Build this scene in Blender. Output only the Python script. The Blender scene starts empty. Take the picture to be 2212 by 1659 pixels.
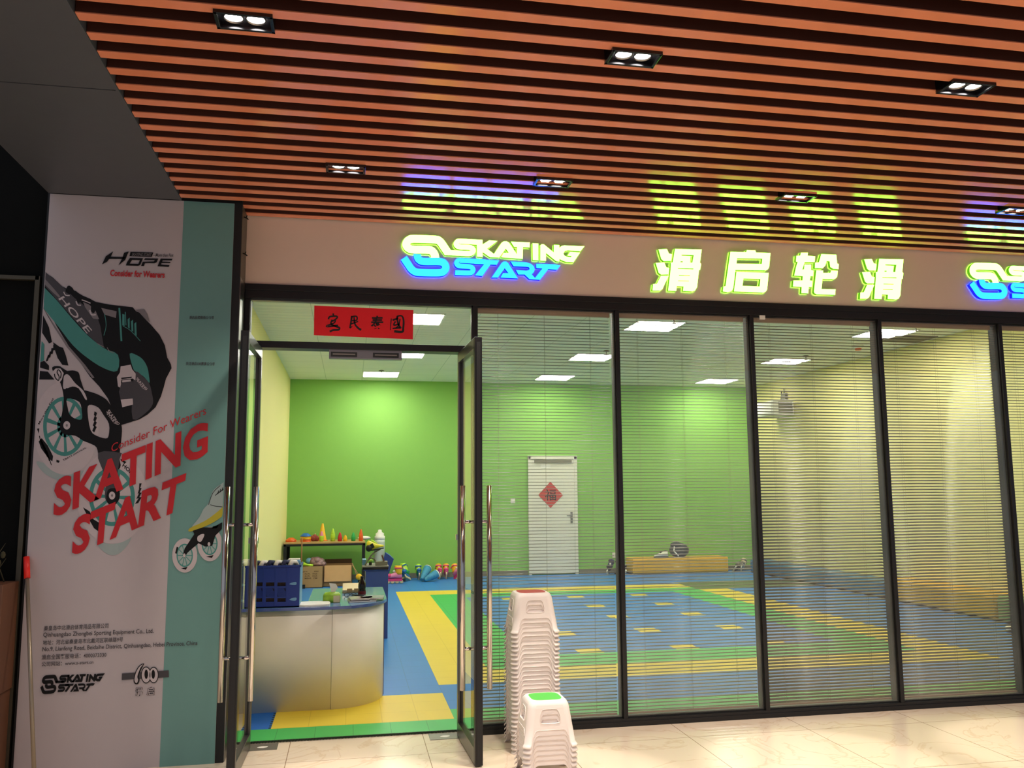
import bpy, bmesh, math, random
from mathutils import Vector, Matrix
from mathutils.geometry import tessellate_polygon
random.seed(7)
sc = bpy.context.scene
COL = sc.collection
pi = math.pi

# ---------------------------------------------------------------- camera
FPX, YAW, PIT, ROL = 1837.639, math.radians(10.74698), math.radians(7.22822), math.radians(-0.37395)
CAMD, CAMH = 5.4656, 1.5
fw = Vector((math.sin(YAW)*math.cos(PIT), math.cos(YAW)*math.cos(PIT), math.sin(PIT)))
rt0 = Vector((math.cos(YAW), -math.sin(YAW), 0)); up0 = rt0.cross(fw)
RT = math.cos(ROL)*rt0+math.sin(ROL)*up0; UP = -math.sin(ROL)*rt0+math.cos(ROL)*up0; FW = fw
CP = Vector((0, -CAMD, CAMH))
cd = bpy.data.cameras.new('camera'); cam = bpy.data.objects.new('camera', cd); COL.objects.link(cam)
cd.sensor_width = 36; cd.lens = FPX/2212*36; cd.clip_start = 0.05; cd.clip_end = 80
cam.matrix_world = Matrix(((RT.x, UP.x, -FW.x, CP.x), (RT.y, UP.y, -FW.y, CP.y), (RT.z, UP.z, -FW.z, CP.z), (0, 0, 0, 1)))
sc.camera = cam
def onY(px, py, Y):                       # point of the photograph on the upright plane y = Y -> (x, z)
    d = RT*((px-1106)/FPX)+UP*(-(py-829.5)/FPX)+FW
    p = CP+d*((Y+CAMD)/d.y); return (p.x, p.z)

# ---------------------------------------------------------------- world, exposure
w = bpy.data.worlds.new('night'); sc.world = w; w.use_nodes = True
w.node_tree.nodes['Background'].inputs[0].default_value = (0.80, 0.84, 1.0, 1)
w.node_tree.nodes['Background'].inputs[1].default_value = 0.42
sc.view_settings.view_transform = 'Standard'; sc.view_settings.look = 'None'
sc.view_settings.exposure = 0.0; sc.view_settings.gamma = 1.0
PANEL_L, SPOT_W, BEAM_W, LAMP_L = 31.0, 44.0, 105.0, 30.0
SIGN_G, SIGN_B = 15.0, 19.0
sc.cycles.max_bounces = 10; sc.cycles.transparent_max_bounces = 24
sc.cycles.sample_clamp_indirect = 6.0

# ---------------------------------------------------------------- materials
def lin(c):
    return tuple(((v/255)/12.92 if v/255 <= .04045 else ((v/255+.055)/1.055)**2.4) for v in c)
def mat(name, rgb, rough=.5, metal=0., spec=.5, var=.06, scale=14., bump=0., coat=0., emit=None, es=0.):
    m = bpy.data.materials.new(name); m.use_nodes = True; t = m.node_tree; b = t.nodes['Principled BSDF']
    c = lin(rgb)
    b.inputs['Roughness'].default_value = rough; b.inputs['Metallic'].default_value = metal
    b.inputs['Specular IOR Level'].default_value = spec; b.inputs['Coat Weight'].default_value = coat
    if coat: b.inputs['Coat Roughness'].default_value = .06
    tc = t.nodes.new('ShaderNodeTexCoord'); n = t.nodes.new('ShaderNodeTexNoise'); n.inputs['Scale'].default_value = scale
    n.inputs['Detail'].default_value = 4
    t.links.new(tc.outputs['Object'], n.inputs['Vector'])
    mx = t.nodes.new('ShaderNodeMix'); mx.data_type = 'RGBA'
    mx.inputs[6].default_value = (*[max(0, v*(1-var)) for v in c], 1); mx.inputs[7].default_value = (*[min(1, v*(1+var)) for v in c], 1)
    t.links.new(n.outputs['Fac'], mx.inputs[0]); t.links.new(mx.outputs[2], b.inputs['Base Color'])
    if bump:
        bp = t.nodes.new('ShaderNodeBump'); bp.inputs['Strength'].default_value = bump; bp.inputs['Distance'].default_value = .01
        t.links.new(n.outputs['Fac'], bp.inputs['Height']); t.links.new(bp.outputs['Normal'], b.inputs['Normal'])
    if emit:
        b.inputs['Emission Color'].default_value = (*emit, 1); b.inputs['Emission Strength'].default_value = es
    return m
def glass_mat(name, tint, refl=1.0, dust=0.):
    m = bpy.data.materials.new(name); m.use_nodes = True; t = m.node_tree; t.nodes.clear()
    o = t.nodes.new('ShaderNodeOutputMaterial'); mx = t.nodes.new('ShaderNodeMixShader'); tr = t.nodes.new('ShaderNodeBsdfTransparent')
    gl = t.nodes.new('ShaderNodeBsdfGlossy'); fr = t.nodes.new('ShaderNodeFresnel'); fr.inputs[0].default_value = 1.65
    tr.inputs[0].default_value = (*tint, 1); gl.inputs['Roughness'].default_value = 0.0
    gl.inputs['Color'].default_value = (refl, refl, refl, 1)
    gm = t.nodes.new('ShaderNodeNewGeometry'); sb = t.nodes.new('ShaderNodeMath'); sb.operation = 'SUBTRACT'; sb.inputs[0].default_value = 1; t.links.new(gm.outputs['Backfacing'], sb.inputs[1])
    ml = t.nodes.new('ShaderNodeMath'); ml.operation = 'MULTIPLY'; t.links.new(fr.outputs[0], ml.inputs[0]); t.links.new(sb.outputs[0], ml.inputs[1])
    t.links.new(ml.outputs[0], mx.inputs[0]); t.links.new(tr.outputs[0], mx.inputs[1]); t.links.new(gl.outputs[0], mx.inputs[2])
    if dust:
        tc = t.nodes.new('ShaderNodeTexCoord'); n = t.nodes.new('ShaderNodeTexNoise'); n.inputs['Scale'].default_value = 2.2; n.inputs['Detail'].default_value = 6
        t.links.new(tc.outputs['Object'], n.inputs['Vector'])
        q = t.nodes.new('ShaderNodeMapRange'); q.inputs['From Min'].default_value = .35; q.inputs['From Max'].default_value = .7; q.inputs['To Min'].default_value = dust*.3; q.inputs['To Max'].default_value = dust
        t.links.new(n.outputs['Fac'], q.inputs['Value'])
        d = t.nodes.new('ShaderNodeBsdfDiffuse'); d.inputs[0].default_value = (.8, .78, .72, 1); m2 = t.nodes.new('ShaderNodeMixShader')
        t.links.new(q.outputs[0], m2.inputs[0]); t.links.new(mx.outputs[0], m2.inputs[1]); t.links.new(d.outputs[0], m2.inputs[2]); t.links.new(m2.outputs[0], o.inputs[0])
    else: t.links.new(mx.outputs[0], o.inputs[0])
    return m
def floor_marble():
    m = mat('polished_stone', (230, 212, 190), .22, spec=.5, var=.05, scale=1.2)
    t = m.node_tree; b = t.nodes['Principled BSDF']; src = b.inputs['Base Color'].links[0].from_socket
    tc = t.nodes.new('ShaderNodeTexCoord'); sp = t.nodes.new('ShaderNodeSeparateXYZ'); t.links.new(tc.outputs['Object'], sp.inputs[0])
    def line(sock, off, per, wd):
        a = t.nodes.new('ShaderNodeMath'); a.operation = 'SUBTRACT'; a.inputs[1].default_value = off; t.links.new(sock, a.inputs[0])
        p = t.nodes.new('ShaderNodeMath'); p.operation = 'PINGPONG'; p.inputs[1].default_value = per/2; t.links.new(a.outputs[0], p.inputs[0])
        l = t.nodes.new('ShaderNodeMath'); l.operation = 'LESS_THAN'; l.inputs[1].default_value = wd; t.links.new(p.outputs[0], l.inputs[0]); return l.outputs[0]
    a = line(sp.outputs[0], -.329, .8, .0022); c = line(sp.outputs[1], -.312, .8, .0022)
    mxx = t.nodes.new('ShaderNodeMath'); mxx.operation = 'MAXIMUM'; t.links.new(a, mxx.inputs[0]); t.links.new(c, mxx.inputs[1])
    wv = t.nodes.new('ShaderNodeTexNoise'); wv.inputs['Scale'].default_value = 1.7; wv.inputs['Detail'].default_value = 8; wv.inputs['Distortion'].default_value = 1.6
    t.links.new(tc.outputs['Object'], wv.inputs['Vector'])
    v = t.nodes.new('ShaderNodeMath'); v.operation = 'SUBTRACT'; v.inputs[1].default_value = .5; t.links.new(wv.outputs['Fac'], v.inputs[0])
    va = t.nodes.new('ShaderNodeMath'); va.operation = 'ABSOLUTE'; t.links.new(v.outputs[0], va.inputs[0])
    vr = t.nodes.new('ShaderNodeMapRange'); vr.inputs['From Min'].default_value = 0; vr.inputs['From Max'].default_value = .02; vr.inputs['To Min'].default_value = .35; vr.inputs['To Max'].default_value = 0
    t.links.new(va.outputs[0], vr.inputs['Value'])
    m1 = t.nodes.new('ShaderNodeMix'); m1.data_type = 'RGBA'; m1.inputs[7].default_value = (*lin((196, 158, 122)), 1)
    t.links.new(vr.outputs[0], m1.inputs[0]); t.links.new(src, m1.inputs[6])
    m2 = t.nodes.new('ShaderNodeMix'); m2.data_type = 'RGBA'; m2.inputs[7].default_value = (*lin((150, 122, 98)), 1)
    t.links.new(mxx.outputs[0], m2.inputs[0]); t.links.new(m1.outputs[2], m2.inputs[6]); t.links.new(m2.outputs[2], b.inputs['Base Color'])
    return m
def grid_mat(name, rgb, lines, px, py, ox, oy, wd, rough=.6, strength=1., rib=0):
    m = mat(name, rgb, rough, var=.04, scale=3); t = m.node_tree; b = t.nodes['Principled BSDF']; src = b.inputs['Base Color'].links[0].from_socket
    tc = t.nodes.new('ShaderNodeTexCoord'); sp = t.nodes.new('ShaderNodeSeparateXYZ'); t.links.new(tc.outputs['Object'], sp.inputs[0]); outs = []
    for k, per, off in ((0, px, ox), (1, py, oy)):
        a = t.nodes.new('ShaderNodeMath'); a.operation = 'SUBTRACT'; a.inputs[1].default_value = off; t.links.new(sp.outputs[k], a.inputs[0])
        p = t.nodes.new('ShaderNodeMath'); p.operation = 'PINGPONG'; p.inputs[1].default_value = per/2; t.links.new(a.outputs[0], p.inputs[0])
        l = t.nodes.new('ShaderNodeMath'); l.operation = 'LESS_THAN'; l.inputs[1].default_value = wd; t.links.new(p.outputs[0], l.inputs[0]); outs.append(l.outputs[0])
    mm = t.nodes.new('ShaderNodeMath'); mm.operation = 'MAXIMUM'; t.links.new(outs[0], mm.inputs[0]); t.links.new(outs[1], mm.inputs[1])
    ms = t.nodes.new('ShaderNodeMath'); ms.operation = 'MULTIPLY'; ms.inputs[1].default_value = strength; t.links.new(mm.outputs[0], ms.inputs[0])
    mx = t.nodes.new('ShaderNodeMix'); mx.data_type = 'RGBA'; mx.inputs[7].default_value = (*lin(lines), 1)
    t.links.new(ms.outputs[0], mx.inputs[0]); t.links.new(src, mx.inputs[6]); t.links.new(mx.outputs[2], b.inputs['Base Color'])
    return m
M = {}
M['marble'] = floor_marble()
M['green_wall'] = mat('green_paint', (134, 188, 86), .75, var=.02)
M['yellow_wall'] = mat('yellow_paint', (236, 224, 150), .75, var=.02)
M['ceil_tile'] = grid_mat('ceiling_tiles', (236, 236, 218), (130, 150, 118), .62, .62, -.446, .3, .004, .8, .5)
M['fascia'] = mat('fascia_panel', (232, 208, 190), .6, var=.02)
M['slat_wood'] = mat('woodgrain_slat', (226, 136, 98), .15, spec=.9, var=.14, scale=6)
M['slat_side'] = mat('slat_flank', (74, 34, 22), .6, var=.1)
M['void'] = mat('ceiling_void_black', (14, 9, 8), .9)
M['soffit'] = mat('grey_soffit_metal', (80, 82, 88), .5, metal=.1)
M['dark_stone'] = mat('dark_stone', (11, 12, 10), .75, spec=.12, var=.2)
M['bronze'] = mat('bronze_trim', (78, 72, 58), .4, metal=.4)
M['frame'] = mat('black_frame_metal', (30, 29, 29), .38, metal=.3, var=.1)
M['gasket'] = mat('rubber_gasket', (14, 14, 14), .7)
M['steel'] = mat('polished_steel', (200, 192, 184), .10, metal=1., var=.02)
M['brushed'] = mat('brushed_steel', (150, 148, 144), .28, metal=1., var=.05)
M['lead_grey'] = mat('door_rail_grey', (96, 94, 90), .3, metal=.8)
M['glass'] = glass_mat('clear_glass', (.955, .97, .945), dust=.05)
M['doorglass'] = glass_mat('door_glass', (.93, .955, .93))
M['blind'] = mat('blind_slat_metal', (108, 98, 76), .3, metal=.3, var=.03)
M['rail'] = mat('blind_headrail', (170, 140, 118), .5, var=.05)
M['cord'] = mat('blind_cord', (150, 138, 110), .8)
M['mat_blue'] = grid_mat('floor_tile_blue', (48, 120, 196), (40, 96, 140), .2357, .2535, .705, .375, .0022, .45, .6)
M['mat_blue2'] = mat('floor_tile_deep_blue', (30, 100, 190), .5)
M['mat_yellow'] = grid_mat('floor_tile_yellow', (226, 198, 62), (196, 166, 46), .2357, .2535, -.002, .375, .0022, .45, .6)
M['mat_green'] = grid_mat('floor_tile_green', (64, 182, 90), (40, 120, 60), .2357, .2535, .046, .375, .002, .45, .7)
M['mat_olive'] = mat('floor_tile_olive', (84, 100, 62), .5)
M['mat_edge'] = mat('mat_edge_teeth', (30, 44, 28), .8)
M['skirt'] = mat('skirting_grey_brown', (120, 116, 98), .6)
M['panel_light'] = mat('led_diffuser', (255, 255, 255), .5, emit=(1, .96, .88), es=PANEL_L)
M['lamp'] = mat('spot_lamp_face', (255, 255, 255), .5, emit=(1, .93, .95), es=LAMP_L)
M['black'] = mat('matt_black', (16, 16, 17), .6)
M['black_gloss'] = mat('gloss_black', (14, 14, 15), .2)
M['white_plastic'] = mat('white_plastic', (240, 230, 224), .38, var=.03)
M['red_seat'] = mat('red_seat_pad', (178, 44, 54), .45)
M['green_seat'] = mat('green_seat_pad', (76, 190, 70), .45)
M['poster_white'] = mat('vinyl_white', (184, 174, 176), .55, var=.02)
M['poster_teal'] = mat('vinyl_teal', (104, 148, 142), .55, var=.03)
M['p_black'] = mat('print_black', (15, 14, 15), .6, spec=.25)
M['p_dark'] = mat('print_dark_grey', (62, 58, 62), .55)
M['p_grey'] = mat('print_grey', (122, 114, 116), .55)
M['p_teal'] = mat('print_teal', (62, 134, 126), .55)
M['p_pale'] = mat('print_pale_teal', (156, 170, 168), .55)
M['p_red'] = mat('print_red', (190, 24, 32), .55)
M['p_yellow'] = mat('print_yellow', (176, 164, 40), .55)
M['p_white'] = mat('print_white', (192, 180, 182), .55)
M['paper_red'] = mat('red_paper', (238, 24, 36), .7)
M['paper_red2'] = mat('faded_red_paper', (196, 66, 56), .7)
M['ink'] = mat('black_ink', (24, 14, 14), .6)
M['white'] = mat('white_paint', (226, 222, 206), .5, var=.02)
M['paper'] = mat('white_paper', (236, 232, 224), .8)
M['desk_white'] = mat('desk_laminate', (246, 238, 224), .42, spec=.35, var=.02)
M['desk_blue'] = mat('desk_blue_edge', (70, 92, 168), .12, spec=.8, coat=.6)
M['desk_top'] = mat('desk_blue_top', (92, 140, 190), .12, spec=.7)  # greener than the edge: the green wall's reflection put into the top's colour
M['flap'] = mat('cardboard_flap_lit', (214, 168, 116), .8)  # paler than the cardboard: light on the outward-facing flap put into its colour
M['crate'] = mat('blue_crate_plastic', (22, 52, 140), .4)
M['crate_light'] = mat('pale_blue_plastic', (110, 160, 205), .4)
M['navy'] = mat('navy_cloth', (40, 44, 80), .8)
M['cab_blue'] = mat('blue_board', (62, 82, 146), .45)
M['cardboard'] = mat('cardboard', (178, 142, 98), .8, var=.08, scale=8)
M['cardboard_in'] = mat('cardboard_inside', (84, 58, 38), .85)
M['tissue_green'] = mat('green_tissue_pack', (150, 190, 50), .4, var=.35, scale=40)
M['yellow'] = mat('yellow_plastic', (236, 180, 30), .4)
M['lime'] = mat('lime_plastic', (178, 220, 60), .4)
M['orange'] = mat('orange_plastic', (232, 100, 34), .4)
M['red'] = mat('red_plastic', (196, 36, 40), .4)
M['green'] = mat('green_plastic', (40, 168, 90), .4)
M['pink'] = mat('pink_plastic', (226, 130, 170), .4)
M['blue'] = mat('blue_plastic', (36, 100, 176), .4)
M['sky'] = mat('sky_blue_fabric', (58, 138, 176), .55, var=.35, scale=34)
M['magenta'] = mat('magenta_plastic', (210, 60, 120), .4)
M['cream'] = mat('cream_rubber', (226, 206, 160), .5)
M['wood'] = mat('shelf_wood', (190, 148, 92), .5, var=.12, scale=5)
M['stick'] = mat('broom_stick', (150, 100, 60), .6)
M['bag'] = mat('clear_bag_contents', (152, 118, 120), .3, var=.75, scale=26)
M['bag_blue'] = mat('dark_blue_bag', (34, 60, 130), .5)
M['water'] = mat('water_jug_plastic', (196, 206, 196), .25, var=.05)
M['bench_yellow'] = mat('yellow_vinyl_bench', (222, 170, 40), .5)
M['bench_blue'] = mat('blue_vinyl_bench', (52, 110, 150), .5)
M['bench_green'] = mat('green_vinyl_bench', (110, 140, 70), .5)
M['dark_green'] = mat('dark_felt', (50, 58, 56), .75)
M['brown_wood'] = mat('planter_wood', (104, 66, 44), .6, var=.2, scale=5)
M['stone_block'] = mat('tan_stone', (196, 168, 140), .85, var=.1, bump=.3)
M['dry'] = mat('dry_leaf', (70, 66, 44), .9)
M['mop'] = mat('mop_tube', (150, 136, 116), .35, metal=.5)
M['red_grip'] = mat('red_grip', (236, 40, 30), .4)
M['grey_metal'] = mat('grey_cover_plate', (132, 126, 118), .4, metal=.6)
M['cola'] = mat('dark_cola', (26, 12, 10), .12)
M['cola_red'] = mat('dark_red_label', (110, 16, 20), .4)
def sign_mat(name, col, s): return mat(name, (26, 28, 26), .6, spec=.1, emit=col, es=s)
M['g_face'] = sign_mat('sign_face_lime', (.24, 1., .056), SIGN_G)
M['g_side'] = sign_mat('sign_side_lime', (.12, .42, .01), 1.1)
M['b_face'] = sign_mat('sign_face_blue', (.003, .050, 1.), SIGN_B)
M['b_side'] = sign_mat('sign_side_blue', (.005, .006, .95), 2.4)

# ---------------------------------------------------------------- mesh building
class MB:
    def __init__(s): s.v = []; s.f = []; s.mi = []; s.sm = []
    def add(s, vs, fs, mi=0, smooth=False):
        o = len(s.v); s.v += [tuple(v) for v in vs]
        for f in fs: s.f.append([i+o for i in f]); s.mi.append(mi); s.sm.append(smooth)
        return s
    def box(s, x0, x1, y0, y1, z0, z1, mi=0, rot=None, piv=None):
        vs = [Vector((x, y, z)) for z in (z0, z1) for y in (y0, y1) for x in (x0, x1)]
        if rot is not None:
            pv = Vector(piv) if piv else Vector(((x0+x1)/2, (y0+y1)/2, (z0+z1)/2)); vs = [rot @ (v-pv)+pv for v in vs]
        return s.add(vs, [(0, 2, 3, 1), (4, 5, 7, 6), (0, 1, 5, 4), (2, 6, 7, 3), (0, 4, 6, 2), (1, 3, 7, 5)], mi)
    def tube(s, pts, r, seg=10, mi=0, caps=True):
        pts = [Vector(p) for p in pts]; rr = r if isinstance(r, (list, tuple)) else [r]*len(pts); vs = []; n = len(pts)
        prev = None
        for i, p in enumerate(pts):
            d = (pts[min(i+1, n-1)]-pts[max(i-1, 0)]).normalized()
            a = prev if prev is not None and abs(prev.dot(d)) < .95 else (Vector((0, 0, 1)) if abs(d.z) < .9 else Vector((1, 0, 0)))
            u = d.cross(a).normalized(); v = u.cross(d).normalized(); prev = v
            for k in range(seg):
                t = 2*pi*k/seg; vs.append(p+(u*math.cos(t)+v*math.sin(t))*rr[i])
        fs = [(i*seg+k, i*seg+(k+1) % seg, (i+1)*seg+(k+1) % seg, (i+1)*seg+k) for i in range(n-1) for k in range(seg)]
        s.add(vs, fs, mi, True)
        if caps: s.add(vs[:seg], [tuple(range(seg))], mi); s.add(vs[-seg:], [tuple(range(seg))[::-1]], mi)
        return s
    def lathe(s, prof, c=(0, 0, 0), seg=24, mi=0, axis='z', smooth=True, capped=True):
        vs = []
        for r, h in prof:
            for k in range(seg):
                t = 2*pi*k/seg; p = (r*math.cos(t), r*math.sin(t), h)
                if axis == 'x': p = (h, p[0], p[1])
                if axis == 'y': p = (p[0], h, p[1])
                vs.append((p[0]+c[0], p[1]+c[1], p[2]+c[2]))
        n = len(prof)
        s.add(vs, [(i*seg+k, i*seg+(k+1) % seg, (i+1)*seg+(k+1) % seg, (i+1)*seg+k) for i in range(n-1) for k in range(seg)], mi, smooth)
        if capped:
            if prof[0][0] > 1e-5: s.add(vs[:seg], [tuple(range(seg))[::-1]], mi)
            if prof[-1][0] > 1e-5: s.add(vs[-seg:], [tuple(range(seg))], mi)
        return s
    def ball(s, c, rx, ry, rz, seg=16, rings=10, mi=0, rot=None):
        vs = []
        for i in range(rings+1):
            a = pi*i/rings
            for k in range(seg):
                t = 2*pi*k/seg; p = Vector((rx*math.sin(a)*math.cos(t), ry*math.sin(a)*math.sin(t), -rz*math.cos(a)))
                if rot is not None: p = rot @ p
                vs.append(p+Vector(c))
        s.add(vs, [(i*seg+k, i*seg+(k+1) % seg, (i+1)*seg+(k+1) % seg, (i+1)*seg+k) for i in range(rings) for k in range(seg)], mi, True); return s
    def loft(s, rings, mi=0, smooth=True, caps=True):
        n = len(rings[0]); vs = [p for r in rings for p in r]
        s.add(vs, [(i*n+k, i*n+(k+1) % n, (i+1)*n+(k+1) % n, (i+1)*n+k) for i in range(len(rings)-1) for k in range(n)], mi, smooth)
        if caps: s.add(rings[0], [tuple(range(n))[::-1]], mi); s.add(rings[-1], [tuple(range(n))], mi)
        return s
    def plate(s, outer, holes, to3, d, mi=0, side=None, back=False):   # outline with holes, thickness d; to3(u, v, depth)
        loops = [outer]+list(holes); flat = [p for l in loops for p in l]
        tri = tessellate_polygon([[Vector((p[0], p[1], 0)) for p in l] for l in loops])
        fr = []
        for t in tri:
            a, b, c = (flat[i] for i in t); ar = (b[0]-a[0])*(c[1]-a[1])-(b[1]-a[1])*(c[0]-a[0])
            fr.append(tuple(t) if ar > 0 else tuple(t)[::-1])
        s.add([to3(p[0], p[1], 0) for p in flat], fr, mi)
        if d:
            sm = mi if side is None else side
            for l in loops:
                n = len(l); vs = [to3(p[0], p[1], 0) for p in l]+[to3(p[0], p[1], d) for p in l]
                s.add(vs, [(i, (i+1) % n, n+(i+1) % n, n+i) for i in range(n)], sm)
            if back: s.add([to3(p[0], p[1], d) for p in flat], [f[::-1] for f in fr], mi)
        return s
    def build(s, name, mats, parent=None, bevel=0., auto=True, solid=0.):
        me = bpy.data.meshes.new(name); off = Vector((0, 0, 0))
        if parent is not None:
            off = Vector(parent['_w']) if '_w' in parent else Vector((0, 0, 0))
        me.from_pydata([(v[0]-off.x, v[1]-off.y, v[2]-off.z) for v in s.v], [], s.f)
        mats = mats if isinstance(mats, (list, tuple)) else [mats]
        for m in mats: me.materials.append(M[m] if isinstance(m, str) else m)
        me.polygons.foreach_set('material_index', s.mi); me.polygons.foreach_set('use_smooth', s.sm)
        bm = bmesh.new(); bm.from_mesh(me)
        bmesh.ops.remove_doubles(bm, verts=bm.verts, dist=1e-5)
        bmesh.ops.recalc_face_normals(bm, faces=bm.faces); bm.to_mesh(me); bm.free()
        o = bpy.data.objects.new(name, me); COL.objects.link(o)
        if parent is not None: o.parent = parent; o['_w'] = tuple(off)
        if bevel:
            b = o.modifiers.new('bevel', 'BEVEL'); b.width = bevel; b.segments = 2; b.limit_method = 'ANGLE'; b.angle_limit = .6
        if solid:
            b = o.modifiers.new('solid', 'SOLIDIFY'); b.thickness = solid; b.offset = 0
        return o
def tag(o, label=None, cat=None, group=None, kind=None):
    if label: o['label'] = label
    if cat: o['category'] = cat
    if group: o['group'] = group
    if kind: o['kind'] = kind
    return o
def thing(name, label, cat, loc=(0, 0, 0), group=None):
    o = bpy.data.objects.new(name, None); COL.objects.link(o); o.location = loc; o['_w'] = tuple(loc); o.empty_display_size = .05
    return tag(o, label, cat, group)
def struct(o): o['kind'] = 'structure'; return o
def copy_tree(o, parent=None):
    c = o.copy(); COL.objects.link(c)
    if parent is not None: c.parent = parent
    for ch in list(o.children): copy_tree(ch, c)
    return c
def smooth(pts, n=4, closed=True):
    out = []; N = len(pts); rng = range(N if closed else N-1)
    for i in rng:
        g = lambda k: Vector(pts[k % N] if closed else pts[min(max(k, 0), N-1)])
        p0, p1, p2, p3 = g(i-1), g(i), g(i+1), g(i+2)
        for k in range(n):
            t = k/n; q = .5*((2*p1)+(p2-p0)*t+(2*p0-5*p1+4*p2-p3)*t*t+(3*p1-p0-3*p2+p3)*t**3); out.append((q.x, q.y))
    if not closed: out.append(tuple(pts[-1]))
    return out
def stroke(pts, wd, n=3, ws=None):          # ribbon outline around a centre line
    c = smooth(pts, n, False) if n > 1 else pts; L = []; R = []; K = len(c)
    for i, p in enumerate(c):
        a = Vector(c[max(i-1, 0)]); b = Vector(c[min(i+1, K-1)]); d = (b-a).normalized(); nn = Vector((-d.y, d.x))*(wd/2 if ws is None else (ws[0]+(ws[1]-ws[0])*i/(K-1))/2)
        L.append((p[0]+nn.x, p[1]+nn.y)); R.append((p[0]-nn.x, p[1]-nn.y))
    return L+R[::-1]
def ellipse(cx, cy, rx, ry, n=32, a0=0, a1=2*pi): return [(cx+rx*math.cos(a0+(a1-a0)*i/n), cy+ry*math.sin(a0+(a1-a0)*i/n)) for i in range(n)]
def text_mesh(body, bold=0., shear=0.):
    c = bpy.data.curves.new('lettering', 'FONT'); c.body = body; c.offset = bold; c.shear = shear; c.resolution_u = 3
    o = bpy.data.objects.new('lettering', c); COL.objects.link(o); bpy.context.view_layer.update()
    me = bpy.data.meshes.new_from_object(o.evaluated_get(bpy.context.evaluated_depsgraph_get()))
    vs = [(v.co.x, v.co.y) for v in me.vertices]; fs = [tuple(p.vertices) for p in me.polygons]
    bpy.data.objects.remove(o); bpy.data.curves.remove(c); bpy.data.meshes.remove(me)
    x0 = min(v[0] for v in vs); x1 = max(v[0] for v in vs); y0 = min(v[1] for v in vs); y1 = max(v[1] for v in vs)
    return [((v[0]-x0)/(x1-x0), (v[1]-y0)/(y1-y0)) for v in vs], fs
def add_text(mb, body, quad, to3, bold=.012, mi=0, shear=0.):   # quad = BL, BR, TR, TL in plane coordinates
    vs, fs = text_mesh(body, bold, shear); bl, br, tr, tl = (Vector(q) for q in quad); out = []
    for u, v in vs:
        p = bl*(1-u)*(1-v)+br*u*(1-v)+tr*u*v+tl*(1-u)*v; out.append(to3(p.x, p.y, 0))
    mb.add(out, fs, mi)

# ================================================================ large structure
b = MB().box(-9, 12, -11, .116, -.1, 0); struct(b.build('floor', 'marble'))
# interior sports tiles: one floor, coloured by zone
TX = [-1.062, .705, .705+2*.2357, 5.225, 5.69, 7.65]
def zone_color(x, y):
    gx = (x-.705)/.2357; gy = (y-.375)/.2535
    if y < .375: return 2
    if x < .705:
        if y < 1.125 and x > -.47: return 1
        if y < 1.125 and x > -.72: return 3
        return 0
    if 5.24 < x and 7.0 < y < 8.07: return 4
    if gy < 1: return 2
    X0, X1, Y0, Y1 = .705, 5.7, .375+4*.2535, 7.8
    if X0 < x < X1 and Y0 < y < Y1:
        if x < X0+2*.2357 or x > 5.24 or y < .375+6*.2535 or y > 7.29: return 1
        if x < X0+4*.2357 or x > 4.76 or y < .375+8*.2535 or y > 6.85: return 2
        ix = math.floor(gx); iy = math.floor(gy)
        if ix in (6, 10, 14) and (iy-8) % 4 == 0 and iy < 26: return 1
    return 0
xs = sorted(set([-1.062, -.72, -.47, 5.24, 5.7, 4.76, 7.65]+[.705+.2357*i for i in range(0, 30) if .705+.2357*i < 7.6]))
ys = sorted(set([.115, .375, 1.125, 7.0, 7.29, 6.85, 7.8, 8.07, 9.82]+[.375+.2535*i for i in range(0, 26)]))
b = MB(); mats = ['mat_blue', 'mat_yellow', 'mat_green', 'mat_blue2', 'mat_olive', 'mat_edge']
for i in range(len(xs)-1):
    for j in range(len(ys)-1):
        x0, x1, y0, y1 = xs[i], xs[i+1], ys[j], ys[j+1]
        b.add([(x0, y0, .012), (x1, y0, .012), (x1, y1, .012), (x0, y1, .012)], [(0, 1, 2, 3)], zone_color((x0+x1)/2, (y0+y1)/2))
for k in range(150):                                                   # toothed front edge
    x = -.62+k*.0088
    if x > .70: break
    b.box(x, x+.005, .100, .115, .0, .012, 5)
b.box(-1.062, 7.65, .1165, 9.82, -.02, .0119, 5)
for k in range(14): b.box(-.485, -.47, .385+k*.052, .405+k*.052, .010, .0135, 5)
struct(b.build('floor_interior', mats))
b = MB().box(-1.2, 7.8, 9.82, 9.95, 0, 3.6); struct(b.build('wall_back', 'green_wall'))
b = MB().box(-1.2, -1.062, .13, 9.82, 0, 3.6); struct(b.build('wall_left', 'yellow_wall'))
b = MB().box(7.65, 7.8, .13, 9.82, 0, 3.6); struct(b.build('wall_right', 'yellow_wall'))
b = MB().box(-1.2, 7.8, .13, 9.95, 3.494, 3.6); struct(b.build('ceiling_interior', 'ceil_tile'))
b = MB().box(-1.06, 3.17, 9.805, 9.82, .012, .10).box(4.12, 7.65, 9.805, 9.82, .012, .10); struct(b.build('baseboard_back', 'skirt'))
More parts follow.
